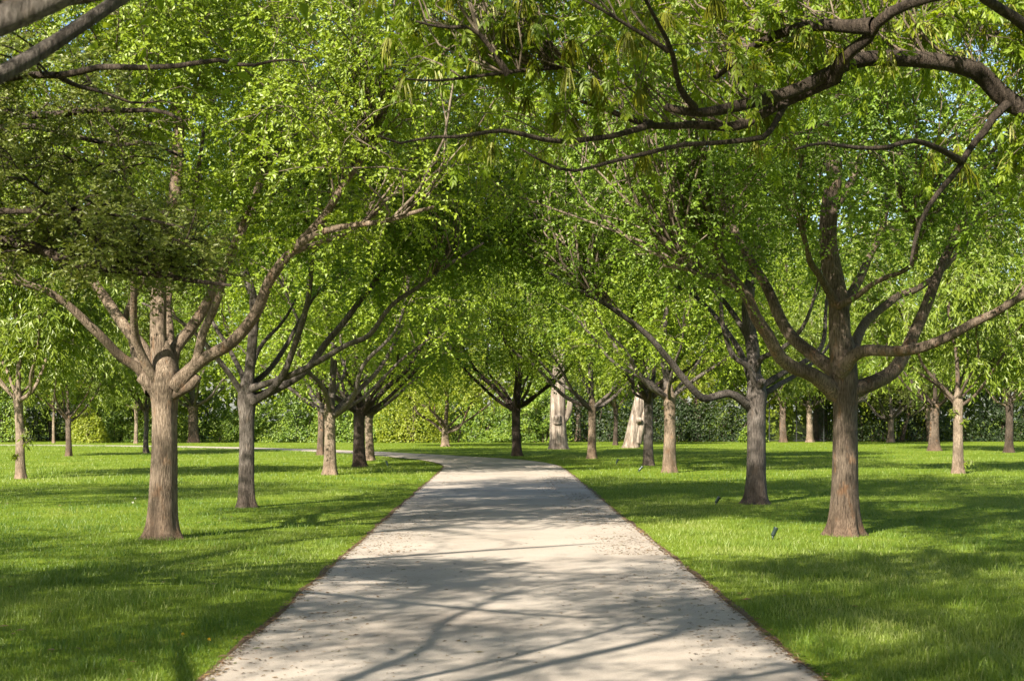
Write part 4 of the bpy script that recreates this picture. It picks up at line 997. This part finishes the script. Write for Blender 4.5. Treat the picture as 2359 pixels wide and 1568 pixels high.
def bush(label, px, py, Y, rx, rz, n, mat, seed, L=.14, Wd=.07):
    rng = np.random.default_rng(seed); b = W(px, py, Y); b[2] = 0
    root = thing("bush", label, "bush", tuple(b), 0, "bushes in front of the hedge")
    d = norm(rng.normal(0, 1, (n, 3))); d[:, 2] = np.abs(d[:, 2])
    r = (.7 + .5 * NZ(d * 2.5 + seed)) * (1 - .35 * rng.random(n) ** 2)
    P = d * r[:, None] * np.array([rx, rx * .8, rz]); P[:, 2] += .05
    V, F = leaf_cloud(P, d, L, Wd, rng)
    link("foliage", mesh_np("foliage", V, F, mat, tint=np.repeat(np.clip(rng.random(n) * .7 + .3 * NZ(P * 2 + seed), 0, 1), 2)), root, kind='stuff')
    k = 9; P2 = np.zeros((k, 3, 3)); R2 = np.tile(np.array([[.03, .02, .008]]), (k, 1))
    for q in range(k):
        a = rng.random() * 6.28; e = rng.random() * .6
        P2[q] = [(0.05 * math.cos(a), .05 * math.sin(a), -.02), (rx * .4 * e * math.cos(a), rx * .4 * e * math.sin(a), rz * .5), (rx * .8 * e * math.cos(a), rx * .8 * e * math.sin(a), rz * .95)]
    V, Q = tubes(P2, R2, 5)
    link("stems", mesh_np("stems", V, Q, BARK_TWIG, smooth=True), root, kind='stuff')
bush("pale yellowish rounded bush beside the dark gap in the hedge", 205, 1020, 96.5, 1.25, 2.1, 3600, LEAF_YELLOW, 95)
bush("loose yellow-green bush arching over the hedge near the little tree", 950, 1018, 97.5, 2.3, 3.6, 7000, LEAF_YELLOW, 96)
bush("small bright green bush at the foot of the dark hedge near the fence", 1735, 1018, 98.5, .9, 1.2, 2200, LEAF_HEDGE, 97)

# chain link fence
fr_ = thing("chain_link_fence", "dark chain link fence panel standing in a gap of the hedge", "fence", tuple(W(1835, 1018, 100.5) * np.array([1, 1, 0])))
FM = simple_mat("fence_black", (0.03, 0.032, 0.035), .5, .3)
fx = [-1.75, 0.0, 1.75]
for x in fx:
    V, F = one_tube(np.array([(x, 0, -.05), (x, 0, 1.2), (x, 0, 2.45)]), [.035] * 3, 8)
    link("post", mesh_np("post", V, F, FM, smooth=True), fr_)
for z in (2.4, .08):
    V, F = one_tube(np.array([(-1.75, -.01, z), (0, -.01, z), (1.75, -.01, z)]), [.024] * 3, 8)
    link("rail", mesh_np("rail", V, F, FM, smooth=True), fr_)
P2 = []
for k in np.arange(-2.4, 3.6, .11):
    for s in (1, -1):
        a = np.array([k - 1.75 if s == 1 else k - 1.75 + 2.3, .1]); b = np.array([k - 1.75 + 2.3 if s == 1 else k - 1.75, 2.4])
        t0 = np.clip(((-1.74 - a[0]) / (b[0] - a[0]), (1.74 - a[0]) / (b[0] - a[0])), 0, 1); t0 = sorted(t0)
        if t0[1] - t0[0] < .02: continue
        q = a + (b - a) * t0[0]; r_ = a + (b - a) * t0[1]
        P2.append([(q[0], .004 * s, q[1]), ((q[0] + r_[0]) / 2, .004 * s, (q[1] + r_[1]) / 2), (r_[0], .004 * s, r_[1])])
P2 = np.array(P2); V, Q = tubes(P2, np.full((len(P2), 3), .0035), 3)
link("wire_netting", mesh_np("wire_netting", V, Q, FM), fr_, kind='stuff')

# wood behind the hedge: one mass
rngw = np.random.default_rng(5)
nW = 72000
cxs = np.linspace(-52, 56, 26) + rngw.normal(0, 1.2, 26)
k = rngw.integers(0, 26, nW)
ch = 21 + 6 * rngw.random(26); cyy = 108 + 9 * rngw.random(26); cr = 4.2 + 1.8 * rngw.random(26)
d = norm(rngw.normal(0, 1, (nW, 3)))
rad = (.72 + .55 * NZ(d * 2.3 + k[:, None] * 3.7)) * (1 - .5 * rngw.random(nW) ** 2)
low = rngw.random(nW) < .38
P = np.stack([cxs[k] + d[:, 0] * cr[k] * rad, cyy[k] + d[:, 1] * cr[k] * rad, ch[k] * .56 + d[:, 2] * ch[k] * .46 * rad], -1)
P[low, 2] = rngw.random(low.sum()) * 6 + .1
P[:, 2] = np.maximum(P[:, 2], .1)
P[:, 1] = np.maximum(P[:, 1], 103.5)
V, F = leaf_cloud(P, d, .62, .38, rngw)
tW = np.clip(rngw.random(nW) * .5 + .25 * NZ(P * .5) + .25 * rngw.random(26)[k], 0, 1)
LEAF_WOOD = leaf_mat("leaf_wood", [(0.0, (0.06, 0.11, 0.008)), (0.5, (0.15, 0.215, 0.012)), (1.0, (0.24, 0.30, 0.022))], trans=.3)
link("background_woods", mesh_np("background_woods", V, F, LEAF_WOOD, tint=np.repeat(tW, 2)), kind='stuff', label="mass of tall leafy trees beyond the hedge", cat="woods")

# ------------------------------------------------------------------ grass blades
rngg = np.random.default_rng(9)
trunk_xy = np.array([o.location[:2] for o in COL.objects if o.parent is None and o.get("category") == "tree"])
def blades(y0, y1, n, hgt, wid, seg, margin):
    # denser towards the viewer
    y = y0 * (y1 / y0) ** rngg.random(n) if y0 > 0 else y0 + (y1 - y0) * rngg.random(n)
    x = (-1155 - margin + (2359 + 2 * margin) * rngg.random(n)) / FPX * y
    off = path_offset(x, y)
    ok = off > np.interp(y, [57, 68], [1.885, 1.33]) + .06 * rngg.random(n)
    for tx, ty in trunk_xy:
        ok &= np.hypot(x - tx, y - ty) > .16
    x, y, off = x[ok], y[ok], off[ok]; m = len(x)
    pn = NZ(np.stack([x * 1.1, y * .8, x * 0 + 4], -1)); pn2 = NZ(np.stack([x * .35, y * .25, x * 0 + 8], -1)); pn3 = NZ(np.stack([x * 5, y * 4, x * 0 + 1], -1))
    h = hgt * (.45 + .5 * rngg.random(m) + .55 * pn3 * pn + .3 * pn2)
    clump = NZ(np.stack([x * 2.3, y * 1.6, x * 0 + 13], -1))
    h *= 1 + 1.1 * np.clip((clump - .58) / .2, 0, 1)
    h *= np.clip((off - 1.85) / .35, .45, 1)
    tall = rngg.random(m) < .006
    h[tall] *= 2.0
    a = rngg.random(m) * 6.283
    la = rngg.random(m) * 6.283; le = h * (.15 + .75 * rngg.random(m))
    wx, wy = np.cos(a) * wid * .5, np.sin(a) * wid * .5
    lx, ly = np.cos(la) * le, np.sin(la) * le
    z0 = np.zeros(m)
    tint = np.clip(.22 + .3 * rngg.random(m) + .6 * (pn2 - .35) + .4 * (pn - .5) - .18 * np.clip((clump - .55) / .2, 0, 1) + (rngg.random(m) < .05) * .5, 0, 1)
    if seg == 1:
        V = np.stack([np.stack([x - wx, y - wy, z0], -1), np.stack([x + wx, y + wy, z0], -1), np.stack([x + lx, y + ly, h], -1)], 1).reshape(-1, 3)
        F = np.arange(m)[:, None] * 3 + np.array([[0, 1, 2]])
        return V, F, tint
    V = np.stack([np.stack([x - wx, y - wy, z0], -1), np.stack([x + wx, y + wy, z0], -1),
                  np.stack([x - wx * .8 + lx * .35, y - wy * .8 + ly * .35, h * .62], -1), np.stack([x + wx * .8 + lx * .35, y + wy * .8 + ly * .35, h * .62], -1),
                  np.stack([x + lx, y + ly, h * (1 - .1)], -1)], 1).reshape(-1, 3)
    o = np.arange(m)[:, None] * 5
    F = np.concatenate([o + np.array([[0, 1, 3]]), o + np.array([[0, 3, 2]]), o + np.array([[2, 3, 4]])], 1).reshape(-1, 3)
    return V, F, np.repeat(tint, 3)
def far_edge():
    # the far part of the path lies behind the taller grass of its near edge
    k = np.where(PCs[:, 1] > 62)[0]
    n = 9000
    f = k[0] + rngg.random(n) * (k[-1] - 1 - k[0]); i = f.astype(int); f = (f - i)[:, None]
    c = PCs[i] * (1 - f) + PCs[i + 1] * f; nn = PN[i]
    sgn = np.where(nn[:, 1:2] < 0, 1.0, -1.0)
    p = c + nn * sgn * (np.interp(c[:, 1:2], [57, 68], [1.87, 1.32]) + .9 * rngg.random((n, 1)) ** 1.5)
    far = np.clip((p[:, 1] - 62) / 22, 0, 1)
    patch = NZ(np.stack([p[:, 0] * .5, p[:, 1] * .5, p[:, 0] * 0 + 3], -1))
    h = (.02 + .05 * far) * (.5 + .8 * rngg.random(n)) * (.6 + .8 * patch)
    a = rngg.random(n) * 3.14; wx, wy = np.cos(a) * .012, np.sin(a) * .012
    z0 = np.zeros(n)
    V = np.stack([np.stack([p[:, 0] - wx, p[:, 1] - wy, z0], -1), np.stack([p[:, 0] + wx, p[:, 1] + wy, z0], -1), np.stack([p[:, 0] + h * .4 * rngg.normal(0, 1, n), p[:, 1] + h * .4 * rngg.normal(0, 1, n), h], -1)], 1).reshape(-1, 3)
    return V, np.arange(n)[:, None] * 3 + np.array([[0, 1, 2]]), np.clip(.35 + .4 * rngg.random(n), 0, 1)
parts = [far_edge(), blades(7.5, 15, 85000, .046, .0045, 3, 250), blades(15, 36, 150000, .037, .0078, 1, 150), blades(36, 97, 75000, .05, .016, 1, 60)]
Vs, Fs, Ts, off = [], [], [], 0
for v, f, t in parts:
    Vs.append(v); Fs.append(f + off); Ts.append(t); off += len(v)
link("grass", mesh_np("grass", np.concatenate(Vs), np.concatenate(Fs), BLADE, tint=np.concatenate(Ts)), kind='stuff', label="short green grass blades of the lawn", cat="grass")

# ------------------------------------------------------------------ litter on the path
def litter(n, name, label, seed, xf, yf, L, mat, thin=0.0):
    rng = np.random.default_rng(seed)
    x, y = xf(rng, n), yf(rng, n)
    ok = NZ(np.stack([x * 1.3 + seed, y * .45, x * 0], -1)) + .25 * NZ(np.stack([x * 5, y * 2, x * 0 + seed], -1)) > thin
    x, y = x[ok], y[ok]; n = len(x)
    a = rng.random(n) * 6.283; l = L * (.3 + .5 * rng.random(n) + 1.6 * rng.random(n) ** 5); w = l * (.18 + .3 * rng.random(n))
    z = .0135 + .004 * rng.random(n)
    c, s = np.cos(a), np.sin(a)
    lift = l * .18 * rng.random(n)
    V = np.stack([np.stack([x - c * l / 2, y - s * l / 2, z], -1), np.stack([x - s * w / 2, y + c * w / 2, z + lift], -1), np.stack([x + c * l / 2, y + s * l / 2, z + lift * .6], -1), np.stack([x + s * w / 2, y - c * w / 2, z + lift * .3], -1)], 1).reshape(-1, 3)
    F = np.arange(n)[:, None] * 4 + np.array([[0, 2, 1]]); F = np.concatenate([F, np.arange(n)[:, None] * 4 + np.array([[0, 3, 2]])])
    return link(name, mesh_np(name, V, F, mat, tint=np.tile(rng.random(n), 2)), kind='stuff', label=label, cat="leaf litter")
LIT = leaf_mat("litter_brown", [(0.0, (0.07, 0.05, 0.032)), (.6, (0.15, 0.10, 0.055)), (.85, (0.20, 0.11, 0.045)), (1.0, (0.12, 0.13, 0.04))], trans=.1, gloss=.03)
def lx(rng, n):
    s = np.where(rng.random(n) < .58, 1, -1)
    return np.where(rng.random(n) < .35, rng.uniform(-1.8, 1.9, n), s * (1.85 - np.abs(rng.normal(0, .5, n))) + .07)
litter(7000, "leaf_litter", "dry brown leaf bits and twigs scattered over the path, thickest along its sides", 21, lx, lambda r, n: 8 * (52 / 8) ** r.random(n), .032, LIT, thin=.62)
def bx(rng, n): return np.where(rng.random(n) < .68, 1.5 + rng.normal(0, .33, n).clip(-2, .4), -1.45 - rng.normal(0, .25, n).clip(-2, .36))
litter(9000, "twig_litter", "dark bands of fine twigs and catkins along both sides of the path under the elms", 26, bx, lambda r, n: 18 + 24 * r.random(n) ** 1.2, .034, LIT, thin=.5)
def ex(rng, n): return np.where(rng.random(n) < .5, 1.935 + rng.normal(0, .03, n), -1.795 + rng.normal(0, .03, n))
litter(9000, "edge_litter", "rusty brown dead leaves lining both edges of the path", 22, ex, lambda r, n: 7 * (48 / 7) ** r.random(n), .034, LIT)

# fallen leaves and weeds on the lawn
def lawn_x(r, n):
    return np.where(r.random(n) < .5, -1, 1) * (2.1 + 9 * r.random(n) ** 1.3)
lf = litter(2600, "fallen_leaves", "small dry leaves fallen on the lawn", 23, lawn_x, lambda r, n: 8.5 * (45 / 8.5) ** r.random(n), .045, LIT, thin=.6)
lf.location = (0, 0, .022)

# dandelions
PUFF = simple_mat("dandelion_white", (0.6, 0.6, 0.56), .9); YEL = simple_mat("dandelion_yellow", (0.62, 0.40, 0.02), .8); STM = simple_mat("dandelion_stem", (0.12, 0.17, 0.04), .8)
def dandelion(label, px, py, mat, r, h):
    Y = ground_depth(py); b = W(px, py, Y); b[2] = 0
    root = thing("dandelion", label, "flower", tuple(b), 0, "dandelions in the lawn")
    V, F = one_tube(np.array([(0, 0, -.01), (.003, 0, h * .5), (0, 0, h)]), [.002] * 3, 6)
    link("stem", mesh_np("stem", V, F, STM, smooth=True), root)
    rg = np.random.default_rng(int(px)); V, F = [], []
    for k in range(26):
        d = norm(rg.normal(0, 1, 3) + np.array([0, 0, .5])); w = norm(np.cross(d, rg.normal(0, 1, 3)))
        c = np.array([0, 0, h]); o = len(V)
        V += [c, c + d * r * .8 + w * r * .28, c + d * r, c + d * r * .8 - w * r * .28]; F += [(o, o + 1, o + 2), (o, o + 2, o + 3)]
    link("flower_head", mesh_np("flower_head", np.array(V), np.array(F), mat), root)
dandelion("yellow dandelion near the edge of the path, the one farther from it", 421, 1476, YEL, .013, .05)
dandelion("yellow dandelion closest to the edge of the path", 482, 1488, YEL, .013, .05)
dandelion("white dandelion clock in the grass west of the thick tan elm, the nearer one", 306, 1170, PUFF, .018, .10)
dandelion("white dandelion clock in the grass west of the thick tan elm, the farther one", 312, 1160, PUFF, .018, .10)

# ------------------------------------------------------------------ garden spotlights
GM = simple_mat("spotlight_green_black", (0.02, 0.035, 0.032), .35, .2)
LM = simple_mat("spotlight_lens", (0.55, 0.58, 0.6), .1)
def spotlight(label, px, py, tilt, az, s=1.0):
    s *= .85
    Y = ground_depth(py); b = W(px, py, Y); b[2] = 0
    root = thing("garden_spotlight", label, "garden light", tuple(b), 0, "garden spotlights aimed up at the elms")
    d = np.array([math.sin(tilt) * math.cos(az), math.sin(tilt) * math.sin(az), math.cos(tilt)])
    p0 = np.array([0, 0, .05]) - d * .01
    hs = [0, .008, .03, .11, .115, .15]; rs = [.012, .026, .033, .033, .037, .037]
    V, F = one_tube(np.array([p0 + d * h * s for h in hs]), [r * s for r in rs], 16)
    V = V[:-1]; link("housing", mesh_np("housing", V, F[0], GM, smooth=True), root)
    a = np.arange(16) / 16 * 6.283
    n1 = norm(np.cross(d, [0, 0, 1.0])); n2 = np.cross(d, n1)
    c = p0 + d * .138 * s
    V = np.vstack([c + (np.cos(a)[:, None] * n1 + np.sin(a)[:, None] * n2) * .035 * s, c + d * .006])
    link("lens", mesh_np("lens", V, np.array([[i, (i + 1) % 16, 16] for i in range(16)]), LM), root)
    V, F = one_tube(np.array([(0, 0, -.06), (0, 0, .0), (0, 0, .055)]), [.006, .012, .014], 8)
    link("stake", mesh_np("stake", V, F, GM, smooth=True), root)
spotlight("dark spotlight in the grass nearest the broad brown elm", 1780, 1242, .45, .2)
spotlight("dark spotlight tilted in the grass between the path and the dark grey-brown elm", 1649, 1163, .6, .1, 1.05)
spotlight("tiny dark spotlight in the grass beside the dark shaded elm at the bend", 893, 1074, .4, 2.8, 1.2)
spotlight("tiny spotlight in shaded grass close to where the straight path ends", 1420, 1069, .5, .2, 1.2)
spotlight("pale-topped spotlight in the grass in front of the grey elm", 1472, 1087, .8, .4, 1.3)
